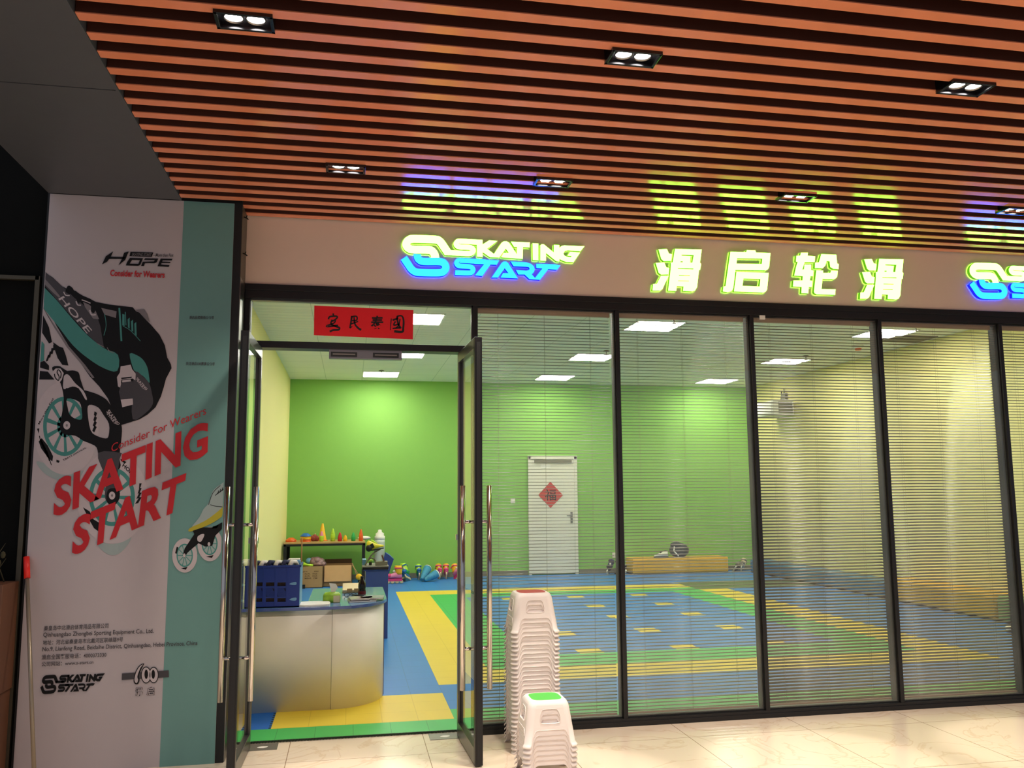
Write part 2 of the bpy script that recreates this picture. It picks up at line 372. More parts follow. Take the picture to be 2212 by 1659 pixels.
# exterior: slatted ceiling, soffit, fascia
b = MB()
for k in range(-26, 18):
    y = -2.442+.1392*k
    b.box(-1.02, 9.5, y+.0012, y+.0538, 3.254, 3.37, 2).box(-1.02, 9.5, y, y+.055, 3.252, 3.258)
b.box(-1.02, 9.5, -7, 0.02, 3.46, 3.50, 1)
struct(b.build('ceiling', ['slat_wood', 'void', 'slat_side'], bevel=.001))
b = MB().box(-1.762, -1.035, -7, -1.684, 3.252, 3.30).box(-1.762, -1.035, -1.676, -.255, 3.252, 3.30).box(-1.762, -1.035, -7, -.255, 3.31, 3.34).box(-1.035, -1.022, -7, -.255, 3.249, 3.50)
struct(b.build('ceiling_soffit', 'soffit'))
b = MB().box(-1.02, 9.5, 0, .13, 2.81, 3.60); struct(b.build('wall_front', 'fascia'))
b = MB().box(-1.06, -.675, -.02, .13, 0, 3.6).box(-1.77, -.675, -.236, 0.0, 0, 3.50); struct(b.build('wall_pillar', 'black'))
b = MB().box(-.676, -.672, -.235, -.005, 2.80, 3.25); struct(b.build('trim_1', 'bronze'))
b = MB().box(-.677, -.671, -.226, -.02, 0, 2.80); struct(b.build('trim_2', 'brushed'))
b = MB().box(-7, -1.775, -.20, -.05, 0, 6.5); struct(b.build('wall_dark', 'dark_stone'))
b = MB().box(-7, -1.79, -.235, -.20, 2.735, 2.757).box(-1.81, -1.785, -.235, -.20, 0, 2.757); struct(b.build('trim_3', 'bronze'))
# ---- shopfront frame
RX = [.807, 1.785, 2.772, 3.770, 4.767]; FD = .11
b = MB().box(-.672, 7.6, -.004, FD, 2.725, 2.81).box(-.672, 7.6, -.012, .004, 2.775, 2.815); struct(b.build('trim_4', 'frame', bevel=.002))
b = MB().box(.778, 7.6, 0, FD, 0, .048).box(.778, 7.6, -.006, .03, 0, .03); struct(b.build('trim_5', 'frame', bevel=.002))
b = MB().box(-.672, -.637, 0, FD, 0, 2.725); struct(b.build('trim_6', 'frame', bevel=.002))
b = MB().box(-.637, .778, 0, FD, 2.41, 2.453); struct(b.build('trim_7', 'frame', bevel=.002))
for i, x in enumerate(RX+[5.765]):
    b = MB().box(x-.029, x, 0, FD, .048, 2.725).box(x-.034, x+.005, .035, .055, .048, 2.725); struct(b.build('trim_%d' % (8+i), 'frame', bevel=.0015))
b = MB().box(-.637, .778, .025, .033, 2.453, 2.725)
o = struct(b.build('window_1', 'glass'))
MB().box(-.640, -.634, .02, .05, 2.453, 2.725).box(.770, .778, .02, .05, 2.453, 2.725).box(-.637, .778, .02, .05, 2.715, 2.725).build('glazing_bead', 'lead_grey', o)
for i in range(5):
    x0 = RX[i]; x1 = (RX+[5.765])[i+1]-.029
    o = struct(MB().box(x0, x1, .022, .030, .048, 2.725).build('window_%d' % (i+2), 'glass'))
    MB().box(x0, x1, .018, .05, .048, .056).box(x0, x1, .018, .05, 2.717, 2.725).box(x0, x0+.006, .018, .05, .05, 2.72).box(x1-.006, x1, .018, .05, .05, 2.72).build('glazing_bead', 'gasket', o)

# ================================================================ door leaves (opened outward)
def leaf(name, hx, fx, side, lab):
    W = .615; T = .022; ang = math.atan2(-W, fx-hx)
    ex = Vector((math.cos(ang), math.sin(ang), 0)); ey = Vector((-ex.y, ex.x, 0))
    def P(u, v, z): return Vector((hx, -.005, 0))+ex*u+ey*v+Vector((0, 0, z))
    def bx(mb, u0, u1, v0, v1, z0, z1, mi=0):
        mb.add([P(u, v, z) for z in (z0, z1) for v in (v0, v1) for u in (u0, u1)], [(0, 2, 3, 1), (4, 5, 7, 6), (0, 1, 5, 4), (2, 6, 7, 3), (0, 4, 6, 2), (1, 3, 7, 5)], mi)
    root = bpy.data.objects.new(name, None); COL.objects.link(root); root.location = (hx, -.005, 0); root['_w'] = (hx, -.005, 0); root.empty_display_size = .05
    struct(root)
    m = MB(); bx(m, .035, W-.035, -.005, .005, .095, 2.335); m.build('glass_pane', 'doorglass', root)
    m = MB(); bx(m, 0, .038, -T, T, .008, 2.40); bx(m, .038, .044, -.010, .010, .09, 2.34, 1); m.build('hinge_stile', ['lead_grey', 'gasket'], root, bevel=.002)
    m = MB(); bx(m, W-.038, W, -T, T, .008, 2.40); m.build('closing_stile', 'frame', root, bevel=.002)
    m = MB(); bx(m, W, W+.003, -T*.55, T*.55, .03, 2.37); m.build('edge_seal', 'black', root)
    m = MB(); bx(m, .038, W-.038, -T, T, .008, .095); m.build('bottom_rail', 'lead_grey', root, bevel=.002)
    m = MB(); bx(m, .038, W-.038, -T, T, 2.335, 2.40); m.build('top_rail', 'lead_grey', root, bevel=.002)
    m = MB(); bx(m, W-.30, W-.11, T*side, T*side+.012*side, 2.345, 2.39); bx(m, W-.16, W-.15, T*side+.012*side, T*side+.016*side, 2.35, 2.385, 1); m.build('armature_plate', ['brushed', 'black'], root, bevel=.001)
    m = MB(); bx(m, .004, .03, -T*1.0*side-.012*side, -T*side, 1.20, 1.235); m.build('lock_bolt', 'steel', root)
    for sgn in (-1, 1):
        u = W-.085; v = sgn*.078
        h = MB().tube([P(u, v, .395), P(u, v, 1.538)], .0155, 14)
        hd = h.build('pull_handle', 'steel', root)
        for z in (.62, 1.33): MB().tube([P(u, sgn*T*.4, z), P(u, v, z)], .010, 10).build('standoff', 'steel', hd)
    return root
leaf('door_1', -.575, -.588, -1, '')
leaf('door_2', .697, .722, 1, '')
# electromagnetic lock under the transom
t = thing('magnetic_lock', 'grey double electromagnetic lock bar hung under the door transom', 'lock', (.085, .02, 2.36))
MB().box(-.146, .316, .012, .055, 2.352, 2.412).build('housing', 'brushed', t, bevel=.001)
for x0 in (-.135, .13): MB().box(x0, x0+.165, .006, .013, 2.364, 2.394).box(x0+.012, x0+.153, .003, .008, 2.375, 2.383, 1).build('magnet_face', ['black', 'grey_metal'], t)
# floor-spring cover plates
for nm, x0, x1, lab in (('l', -.575, -.398, 'grey steel floor spring cover plate under the left open door leaf'), ('r', .507, .695, 'grey steel floor spring cover plate beside the stool side door leaf')):
    t = thing('floor_spring_plate', lab, 'door hardware', ((x0+x1)/2, .01, 0), 'floor spring plates at the threshold')
    MB().box(x0, x1, -.045, .085, -.001, .003).build('plate', 'grey_metal', t)
    c = (x0+x1)/2; MB().plate(smooth([(c-.03, .01), (c-.005, .028), (c+.03, .022), (c+.025, .005), (c, -.004)], 4), [], lambda u, v, d: (u, v, .0036-d), .0006).build('worn_patch', 'paper', t)

# ================================================================ blinds
def blind(x0, x1, tilt, label):
    t = thing('venetian_blind', label, 'blind', ((x0+x1)/2, .08, 0.05), 'venetian blinds behind the shop windows')
    yc = .078; x0 += .012; x1 -= .022
    MB().box(x0, x1, yc-.014, yc+.014, 2.690, 2.722).box(x1-.004, x1+.002, yc-.016, yc+.016, 2.688, 2.724).build('headrail', 'rail', t, bevel=.001)
    m = MB(); ct, st = math.cos(tilt), math.sin(tilt); z = .078; W = .0125; th = .0005
    while z < 2.678:
        ring = []
        for a, c in ((-1, 0), (-.5, .0016), (0, .0022), (.5, .0016), (1, 0)):
            for s_ in (1,): ring.append((a*W, c+th))
        ring += [(a*W, c-th) for a, c in ((1, 0), (.5, .0016), (0, .0022), (-.5, .0016), (-1, 0))]
        jz = random.uniform(-.0012, .0012); vs = []
        for xx in (x0+random.uniform(-.002, .002), x1+random.uniform(-.002, .002)):
            for a, c in ring: vs.append((xx, yc+a*ct+c*st, z+jz*(1 if xx > (x0+x1)/2 else -1)*.6-a*st+c*ct))
        n = len(ring); m.add(vs, [(k, (k+1) % n, n+(k+1) % n, n+k) for k in range(n)]+[tuple(range(n))[::-1], tuple(range(n, 2*n))], 0, True)
        z += .0212
    m.build('slats', 'blind', t)
    MB().box(x0, x1, yc-.011, yc+.011, .058, .068).build('bottom_rail', 'rail', t, bevel=.001)
    for fr in (.15, .5, .85):
        x = x0+(x1-x0)*fr; m = MB()
        m.tube([(x, yc-.0135, .068), (x, yc-.0135, 2.69)], .0006, 5).tube([(x+.003, yc+.0135, .068), (x+.003, yc+.0135, 2.69)], .0006, 5)
        m.build('ladder_cord', 'cord', t)
edges = RX+[5.765]
BL = [(-.03, 'cream venetian blind in the window just behind the stool stacks'), (-.05, 'cream venetian blind in the window in front of the yellow bench and helmet'),
      (-.38, 'venetian blind with tilted slats in the window in front of the wall unit'), (-.36, 'venetian blind with tilted slats in the window in front of the yellow and green benches'),
      (.03, 'venetian blind in the window cut off at the picture edge')]
BL[4] = (.03, 'venetian blind in the last window beyond the tilted blinds')
for i in range(5): blind(edges[i], edges[i+1]-.029, BL[i][0], BL[i][1])
t = tag(MB().box(3.05+.02-.25, 3.05+.06-.25, -.002, .012, 2.697, 2.728).build('paper_tag', 'paper'), 'small pale tag stuck at the top of the third window', 'tag')

# ================================================================ signs
A2 = lambda x, y: (840+x/10.055, 490+y/10.055)
B2 = lambda x, y: (1040+x/9.217, 490+y/9.217)
C2 = lambda x, y: (1400+x/7.9, 520+y/7.9)
D2 = lambda x, y: (1690+x/7.9, 530+y/7.9)
YS, DEP = -.032, .027
def mp(f, pts, Y=YS): return [onY(*f(x, y), Y) for x, y in pts]
def ccw(l):
    a = sum(l[i-1][0]*l[i][1]-l[i][0]*l[i-1][1] for i in range(len(l))); return l if a > 0 else l[::-1]
LOGO = {   # part name: list of outlines (plane coordinates of the first sign) and colour
 'emblem_upper': ('g', [mp(A2, stroke([(1003, 668), (998, 620), (960, 548), (870, 502), (540, 494), (440, 470), (388, 418), (380, 372), (398, 320), (450, 278), (540, 260), (1000, 277), (1085, 300), (1140, 352), (1215, 462), (1290, 572)], 170, 4)), mp(A2, [(1205, 500), (1750, 523), (1740, 636), (1208, 614)])]),
 'letter_s': ('g', [mp(A2, stroke([(1560, 572), (1735, 580), (1805, 557), (1832, 510), (1805, 465), (1735, 446), (1545, 437), (1480, 410), (1462, 370), (1487, 330), (1550, 314), (2030, 338)], 112, 4))]),
 'letter_k': ('g', [mp(A2, [(1910, 300), (2035, 290), (2037, 655), (1917, 648)]), mp(B2, [(0, 365), (155, 268), (318, 282), (112, 437), (250, 540), (300, 470), (352, 610), (170, 605), (20, 500), (0, 440)])]),
 'letter_a': ('g', [mp(B2, [(250, 540), (400, 320), (445, 288), (500, 288), (545, 312), (484, 432), (352, 610), (200, 606)]), mp(B2, [(490, 287), (545, 312), (712, 556), (740, 632), (395, 606), (440, 517), (545, 517), (484, 432)])]),
 'letter_t': ('g', [mp(B2, [(585, 295), (962, 312), (958, 410), (826, 405), (820, 636), (704, 630), (710, 400), (648, 396)])]),
 'letter_i': ('g', [mp(B2, [(1018, 325), (1132, 333), (1132, 665), (1024, 660)])]),
 'letter_n': ('g', [mp(B2, [(1173, 372), (1200, 345), (1245, 350), (1440, 512), (1442, 358), (1550, 363), (1553, 665), (1530, 690), (1488, 682), (1286, 520), (1283, 676), (1172, 672)])]),
 'letter_g': ('g', [mp(B2, [(1552, 418), (1600, 380), (1650, 370), (2050, 388), (1970, 482), (1720, 468), (1662, 478), (1632, 525), (1645, 565), (1690, 592), (1780, 605), (1797, 580), (1715, 574), (1765, 499), (1962, 515), (1830, 705), (1680, 695), (1595, 662), (1552, 637)])]),
 'emblem_lower': ('b', [mp(A2, stroke([(325, 675), (420, 815), (490, 915), (570, 972), (690, 992), (1090, 997), (1195, 962), (1238, 882), (1205, 800), (1110, 757), (760, 752), (660, 715), (622, 655), (620, 598)], 160, 4))]),
 'letter_s.b': ('b', [mp(A2, stroke([(1440, 994), (1735, 1003), (1805, 980), (1830, 932), (1803, 884), (1735, 862), (1545, 850), (1492, 828), (1470, 782), (1495, 748), (1555, 732), (2100, 760)], 106, 4))]),
 'letter_t.b': ('b', [mp(B2, [(-140, 643), (355, 668), (303, 757), (180, 751), (18, 980), (-128, 965), (52, 746), (-140, 737)])]),
 'letter_a.b': ('b', [mp(B2, [(203, 1010), (405, 715), (442, 690), (490, 690), (530, 718), (462, 825), (328, 1010)]), mp(B2, [(480, 690), (530, 716), (728, 1028), (380, 1010), (430, 920), (536, 922), (462, 825)])]),
 'letter_r.b': ('b', [mp(B2, [(580, 690), (890, 705), (985, 735), (1045, 785), (1062, 850), (1045, 900), (1000, 945), (1070, 1018), (1100, 980), (1165, 1055), (955, 1040), (860, 950), (735, 950), (685, 855), (890, 872), (945, 860), (960, 832), (940, 802), (895, 795), (640, 785)])]),
 'letter_t.c': ('b', [mp(B2, [(1090, 735), (1450, 745), (1572, 770), (1505, 855), (1330, 842), (1165, 1055), (1068, 1018), (1212, 830), (1093, 820)])]),
}
def to_sign(u, v, d): return (u, YS+d, v)
def logo_sign(dx, label):
    t = thing('illuminated_sign', label, 'sign', (.9+dx, -.02, 3.0), 'lime and blue illuminated logo signs')
    for nm, (c, outs) in LOGO.items():
        m = MB()
        for l in outs: m.plate(ccw([(p[0]+dx, p[1]) for p in l]), [], to_sign, DEP, 0, 1)
        m.build(nm.split('.')[0], ['g_face', 'g_side'] if c == 'g' else ['b_face', 'b_side'], t)
    return t
dx2 = onY(2012+680/8.295, 520+525/8.295, YS)[0]-onY(868.8, 526.8, YS)[0]
logo_sign(0, 'lime and blue illuminated SKATING START logo above the open door')
logo_sign(dx2, 'lime and blue illuminated logo cut off at the far end of the fascia')
HUA = ([(178, 148), (320, 140), (355, 218), (408, 230), (392, 345), (265, 348), (225, 310), (205, 240)], [(130, 378), (275, 370), (312, 455), (362, 465), (348, 575), (222, 578), (180, 545), (158, 470)], [(220, 600), (352, 602), (285, 735), (245, 825), (205, 850), (75, 850), (85, 740), (150, 735)],
       [(460, 138), (915, 150), (885, 375), (905, 395), (888, 495), (868, 500), (835, 790), (800, 850), (750, 865), (595, 855), (605, 780), (490, 775), (480, 857), (342, 852), (385, 490), (390, 375), (420, 370)])
HUAH = [[(570, 238), (780, 245), (755, 375), (715, 375), (725, 265), (570, 255)], [(552, 352), (592, 350), (590, 370), (550, 368)], [(508, 468), (775, 473), (772, 490), (508, 482)], [(525, 583), (715, 588), (713, 600), (525, 595)], [(512, 680), (697, 683), (695, 693), (512, 690)]]
def char_sign(outs, label, x):
    m = MB()
    for o_, h_ in outs: m.plate(ccw(o_), [ccw(h)[::-1] for h in h_], to_sign, DEP, 0, 1)
    t = thing('illuminated_character', label, 'sign', (x, -.02, 2.85), 'lime illuminated Chinese characters on the fascia')
    m.build('channel_letter', ['g_face', 'g_side'], t)
hua = [(mp(C2, HUA[i]), [] if i < 3 else [mp(C2, h) for h in HUAH]) for i in range(4)]
char_sign(hua, 'lime glowing character 滑, the first after the logo', 2.2)
qi = [(mp(C2, [(1405, 190), (1675, 195), (1685, 160), (1830, 165), (1840, 200), (2088, 210), (2065, 450), (2045, 485), (2010, 505), (1490, 497), (1455, 800), (1440, 840), (1410, 865), (1360, 878), (1275, 865), (1285, 785), (1322, 775)]), [mp(C2, [(1518, 300), (1950, 305), (1940, 397), (1508, 390)])]),
      (mp(C2, [(1510, 530), (2058, 550), (2030, 830), (2010, 865), (1970, 885), (1465, 865)]), [mp(C2, [(1628, 645), (1918, 653), (1903, 782), (1610, 770)])])]
char_sign(qi, 'lime glowing character 启, the second character on the fascia', 2.75)
lun = [(mp(D2, [(318, 125), (435, 125), (430, 175), (560, 188), (552, 285), (380, 285), (340, 415), (370, 410), (378, 328), (492, 328), (490, 420), (532, 430), (525, 525), (478, 528), (468, 600), (512, 605), (505, 710), (450, 712), (442, 820), (325, 815), (332, 710), (182, 700), (190, 600), (345, 600), (350, 525), (203, 515), (235, 370), (262, 280), (232, 278), (240, 178), (305, 175)]), []),
       (mp(D2, [(665, 150), (920, 160), (935, 310), (962, 320), (958, 405), (870, 400), (820, 370), (805, 270), (755, 268), (735, 340), (690, 390), (555, 385), (560, 295), (625, 290)]), []),
       (mp(D2, [(580, 425), (695, 430), (695, 470), (820, 470), (832, 432), (946, 436), (935, 530), (915, 560), (880, 575), (685, 572), (668, 745), (908, 752), (900, 845), (585, 835), (550, 815), (540, 790)]), [])]
char_sign(lun, 'lime glowing character 轮, the third character on the fascia', 3.25)
sh = onY(*D2(1650, 183), YS)[0]-onY(*C2(460, 138), YS)[0]
char_sign([([(p[0]+sh, p[1]) for p in o_], [[(p[0]+sh, p[1]) for p in h] for h in hs]) for o_, hs in hua], 'lime glowing character 滑, the last of the four characters', 3.75)

# ================================================================ poster on the pillar
YP = -.242
poster = thing('poster', 'tall skate shop poster with giant inline skate and red lettering on the pillar', 'poster', (-1.24, YP, 0))
def PT(px, py): return onY(px, py, YP)
LAY = [0]
def art(name, outs, m, scale_f=None, layer=None, holes=None):
    LAY[0] += 1; y = YP-.0011-.00006*LAY[0]
    for k, o_ in enumerate(outs): MB().plate(ccw([PT(*scale_f(*p)) for p in o_]), [ccw([PT(*scale_f(*p)) for p in h])[::-1] for h in (holes or {}).get(k, [])], lambda u, v, d: (u, y+d, v), 0).build(name, m, poster)
def ptext(name, items, m, f, bold=.012):
    LAY[0] += 1; y = YP-.0011-.00006*LAY[0]; mb = MB()
    for body, quad in items: add_text(mb, body, [PT(*f(*q)) for q in quad], lambda u, v, d: (u, y, v), bold)
    return mb.build(name, m, poster)
MB().box(-1.757, -.720, YP, YP+.006, .0, 3.252).build('vinyl_sheet', 'poster_white', poster)
MB().box(-1.012, -.720, YP-.001, YP, .0, 3.251).build('teal_band', 'poster_teal', poster)
E2 = lambda x, y: (max(80+x/6.9125, 109-.0593*(580+y/6.9125-418)), 580+y/6.9125)
F2 = lambda x, y: (max(70+x/6.9125, 109-.0593*(780+y/6.9125-418)), 780+y/6.9125)
G2 = lambda x, y: (min(100+x/5.53, 506-.0375*(980+y/5.53-440)), 980+y/5.53)
K2 = lambda x, y: (x/3.95, 800+y/3.95)
K1 = lambda x, y: (x/3.95, 400+y/3.95)
H2 = lambda x, y: (80+x/6.144, 1330+y/6.144)
# soft coloured cast printed under the wheels
art('printed_wheel_shade', [smooth([(60, 1500), (200, 1690), (460, 1790), (800, 1740), (980, 1600), (700, 1640), (300, 1560)], 4)], 'p_pale', F2)
art('printed_wheel_shade', [smooth([(600, 1050), (700, 1180), (830, 1210), (950, 1120), (1010, 990), (800, 1080)], 4)], 'p_pale', G2)
art('printed_tyre', [ellipse(500, 1000, 490, 700, 40)], 'p_white', F2)
art('printed_tyre', [ellipse(790, 530, 425, 548, 40)], 'p_white', G2)
art('printed_rim', [ellipse(480, 975, 320, 443, 40)], 'p_teal', F2, holes={0: [ellipse(480, 975, 265, 385, 40)]})
art('printed_rim', [ellipse(785, 515, 275, 350, 40)], 'p_teal', G2, holes={0: [ellipse(785, 515, 228, 300, 40)]})
sp = []
for k in range(10):
    a = k*pi/5+.25; sp.append([(480+60*math.cos(a+s*.25), 975+85*math.sin(a+s*.25)) if e == 0 else (480+285*math.cos(a+s*.085), 975+405*math.sin(a+s*.085)) for e, s in ((0, -1), (1, -1), (1, 1), (0, 1))])
art('printed_spokes', sp+[ellipse(490, 970, 120, 170, 24)], 'p_teal', F2)
sp = []
for k in range(10):
    a = k*pi/5+.05; sp.append([(785+50*math.cos(a+s*.25), 515+65*math.sin(a+s*.25)) if e == 0 else (785+245*math.cos(a+s*.085), 515+320*math.sin(a+s*.085)) for e, s in ((0, -1), (1, -1), (1, 1), (0, 1))])
art('printed_spokes', sp, 'p_teal', G2)
# splash marks on tyres
art('printed_splash', [[(140, 1150), (230, 1260), (310, 1420), (300, 1500), (230, 1440), (130, 1300), (95, 1200)], [(70, 1010), (105, 1005), (95, 1085)], [(360, 1470), (410, 1490), (395, 1520), (360, 1510)]]+[[(100+22*k, 1120+45*k), (112+22*k, 1112+45*k), (140+30*k, 1250+60*k), (130+30*k, 1256+60*k)] for k in range(6)], 'p_black', F2)
art('printed_splash', [[(440, 640), (520, 690), (560, 780), (640, 830), (640, 940), (570, 890), (520, 800)]]+[[(1060+16*k, 600-60*k), (1100+8*k, 590-60*k), (1140, 520-55*k), (1112, 520-55*k)] for k in range(4)]+[[(885, 60), (960, 100), (940, 118), (890, 85)]], 'p_black', G2)
ptext('tyre_lettering', [('More than Fast', [(105, 950), (325, 560), (300, 545), (85, 935)])], 'p_black', F2)
ptext('tyre_lettering', [('SKATING START', [(810, 1300), (460, 1500), (455, 1470), (785, 1290)])], 'p_black', F2)
ptext('tyre_lettering', [('HOPE', [(905, 150), (1035, 275), (1060, 240), (930, 110)])], 'p_black', G2, .03)
# third wheel and frame at the edge
art('printed_frame_piece', [[(20, 690), (85, 700), (180, 880), (225, 1100), (180, 1120), (60, 960)], [(240, 1100), (330, 1165), (390, 1185), (432, 1300), (470, 1450), (380, 1440), (310, 1340), (275, 1240)], [(20, 1400), (110, 1380), (180, 1450), (180, 1520), (20, 1480)], [(20, 1530), (160, 1540), (260, 1659), (20, 1659)], [(340, 1460), (450, 1530), (560, 1525), (640, 1600), (640, 1659), (420, 1659)]], 'p_black', E2)
art('printed_frame_piece', [[(20, 1150), (60, 1085), (110, 1130), (105, 1370), (30, 1400)]], 'p_teal', E2)
art('printed_stripes', [[(130+38*k, 1390-55*k), (160+38*k, 1385-55*k), (195+26*k, 1290-50*k), (165+26*k, 1290-50*k)] for k in range(4)], 'p_black', E2)
# chassis
art('printed_chassis', [smooth([(300, 90), (420, 80), (470, 150), (600, 140), (690, 170), (715, 260), (770, 420), (800, 440), (960, 490), (1100, 570), (1170, 660), (1250, 760), (1330, 950), (1335, 1120), (1300, 1420), (1310, 1600), (1110, 1660), (1000, 1450), (960, 1290), (860, 1230), (760, 1190), (640, 1115), (500, 1100), (430, 1050), (412, 960), (440, 800), (470, 560), (420, 330), (330, 200)], 3)], 'p_black', F2,
    holes={0: [smooth([(520, 560), (700, 610), (740, 760), (735, 870), (640, 860), (560, 800), (530, 700)], 3), smooth([(850, 655), (980, 690), (1060, 800), (1145, 940), (1140, 1110), (1095, 1155), (960, 1115), (870, 1030), (825, 760)], 3)]})
art('printed_chassis_light', [smooth([(480, 215), (540, 205), (640, 330), (760, 440), (815, 560), (790, 570), (700, 420), (600, 380), (470, 420), (465, 290)], 3), [(310, 150), (350, 110), (420, 110), (470, 180), (440, 280), (400, 330), (360, 320), (300, 200)]], 'p_white', F2)
art('printed_chassis_emblem', [stroke([(330, 190), (345, 250), (390, 290), (400, 230), (370, 170), (390, 130), (430, 180), (420, 260)], 16)], 'p_black', F2)
art('printed_stripes', [[(500+42*k, 405), (525+42*k, 403), (540+40*k, 480+18*(k % 2)), (510+40*k, 478)] for k in range(5)]+[[(895+8*k, 1040-78*k), (925+8*k, 1066-78*k), (962+2*k, 985-70*k), (930, 960-70*k)] for k in range(4)], 'p_black', F2)
art('printed_axle', [ellipse(515, 960, 52, 62, 24)], 'p_white', F2); art('printed_axle', [ellipse(515, 960, 17, 22, 16)], 'p_grey', F2)
ptext('chassis_lettering', [('SKATING', [(1105, 760), (1275, 955), (1310, 940), (1150, 720)]), ('START', [(1110, 790), (1225, 940), (1262, 950), (1130, 760)])], 'p_white', F2, .02)
art('printed_fork', [smooth([(620, -10), (690, 230), (720, 330), (700, 480), (715, 560), (770, 615), (840, 600), (880, 500), (870, 440), (830, 410), (880, 60), (885, -10)], 3)], 'p_dark', G2)
art('printed_fork_hub', [smooth([(740, 430), (850, 415), (880, 470), (860, 570), (780, 618), (720, 560)], 3)], 'p_black', G2)
art('printed_axle', [ellipse(787, 500, 38, 48, 24)], 'p_white', G2); art('printed_axle', [ellipse(787, 500, 13, 16, 16)], 'p_grey', G2)
# boot
bootE = [(100, 50), (150, 80), (230, 130), (380, 270), (440, 300), (455, 268), (490, 258), (530, 290), (555, 330), (690, 410), (750, 435), (800, 460), (880, 500), (1080, 540), (1430, 580), (1480, 640), (1530, 660), (1600, 740), (1700, 840), (1830, 990), (1910, 1150), (1945, 1330), (2000, 1430), (2010, 1490), (1930, 1640)]
bootF = [(2000, 250), (1960, 400), (1920, 530), (1840, 690), (1720, 800), (1600, 870), (1330, 955), (1240, 800), (1170, 660), (1130, 560), (1000, 380), (860, 230), (700, 0)]
LAY[0] += 1; yb = YP-.0011-.00006*LAY[0]
pts = [PT(*E2(*p)) for p in bootE]+[PT(*F2(*p)) for p in bootF]+[PT(*E2(*p)) for p in [(540, 1260), (470, 1150), (300, 870), (20, 500)]]
MB().plate(ccw(pts), [], lambda u, v, d: (u, yb, v), 0).build('printed_boot', 'p_black', poster)
art('printed_sole_light', [[(20, 520), (95, 600), (300, 905), (480, 1165), (720, 1440), (860, 1630), (830, 1640), (680, 1450), (450, 1180), (270, 900), (20, 580)]], 'p_grey', E2)
art('printed_toe', [[(100, 60), (220, 130), (380, 270), (450, 330), (560, 440), (640, 500), (900, 720), (960, 900), (1000, 1180), (900, 1120), (760, 990), (520, 720), (300, 470), (110, 260)]], 'p_dark', E2)
art('printed_toe_light', [[(110, 160), (170, 210), (260, 310), (350, 420), (330, 440), (230, 350), (120, 240)], [(960, 590), (1190, 640), (1180, 740), (1010, 690)], [(690, 500), (780, 540), (870, 620), (930, 760), (840, 750), (720, 580)]], 'p_grey', E2)
art('printed_band', [smooth([(20, 200), (115, 290), (300, 480), (520, 740), (760, 1000), (1000, 1190), (1210, 1290), (1200, 1530), (1000, 1490), (760, 1340), (540, 1150), (330, 880), (20, 470)], 3), smooth([(1385, 1275), (1500, 1300), (1590, 1370), (1650, 1480), (1672, 1600), (1680, 1710), (1600, 1620), (1490, 1545), (1440, 1500)], 3)], 'p_teal', E2)
art('printed_laces', [smooth([(440, 300), (470, 258), (530, 290), (540, 340), (490, 385), (430, 350)], 3), smooth([(560, 330), (650, 400), (670, 470), (620, 520), (585, 450)], 3), smooth([(700, 445), (790, 450), (880, 540), (860, 660), (810, 640), (800, 520)], 3)], 'p_black', E2)
art('printed_eyelets', [stroke([(400, 350), (430, 400), (490, 405)], 16), stroke([(585, 490), (610, 545), (660, 550)], 18), stroke([(790, 620), (815, 690), (880, 690)], 20), stroke([(670, 470), (730, 490), (800, 520)], 14)], 'p_white', E2)
art('printed_stripes', [stroke([(1230, 590), (1245, 800), (1262, 1085)], 26), [(1355, 760), (1385, 735), (1385, 900), (1360, 880)], [(1405, 790), (1435, 765), (1440, 945), (1412, 930)], [(1455, 825), (1483, 800), (1490, 1010), (1460, 985)], stroke([(1285, 860), (1400, 930), (1545, 1085)], 9), stroke([(1010, 680), (1035, 850), (1000, 1000)], 9), [(1275, 680), (1310, 690), (1310, 860), (1275, 850)], stroke([(1320, 650), (1330, 850)], 12)], 'p_teal', E2)
art('printed_seam', [stroke([(900, 520), (950, 800), (1000, 1100), (1060, 1220)], 22)], 'p_black', E2)
art('printed_pull_tab', [[(1470, 620), (1600, 605), (1650, 680), (1690, 810), (1610, 750), (1540, 660)]], 'p_grey', E2)
art('printed_seam', [stroke([(900, 1120), (1010, 1180)], 10), stroke([(1050, 1180), (1080, 1230), (1150, 1262)], 10)], 'p_grey', E2)
art('printed_heel', [smooth([(1540, 160), (1660, 240), (1745, 330), (1790, 500), (1800, 640), (1700, 770), (1500, 870), (1500, 420)], 3)], 'p_dark', F2)
ptext('heel_lettering', [('SKATING', [(1550, 270), (1700, 435), (1725, 415), (1570, 240)]), ('START', [(1560, 300), (1655, 420), (1690, 435), (1570, 280)])], 'p_white', F2, .02)
ptext('boot_lettering', [('HOPE', [(318, 455), (745, 975), (830, 925), (400, 410)])], 'p_white', E2, .01)
art('printed_buckle', [[(1320, 80), (1470, 55), (1490, 120), (1545, 190), (1540, 290), (1500, 260), (1330, 280), (1320, 400), (1280, 380), (1265, 240), (1310, 170)], [(1320, 575), (1500, 560), (1505, 650), (1345, 690)], [(1340, 290), (1470, 275), (1475, 305), (1345, 320)]], 'p_white', F2)
art('printed_buckle_dark', [[(1330, 330), (1500, 300), (1520, 420), (1510, 560), (1320, 575), (1295, 460)]], 'p_dark', F2)
art('printed_buckle_slot', [[(1330, 250), (1485, 232), (1485, 252), (1330, 272)]], 'p_black', F2)
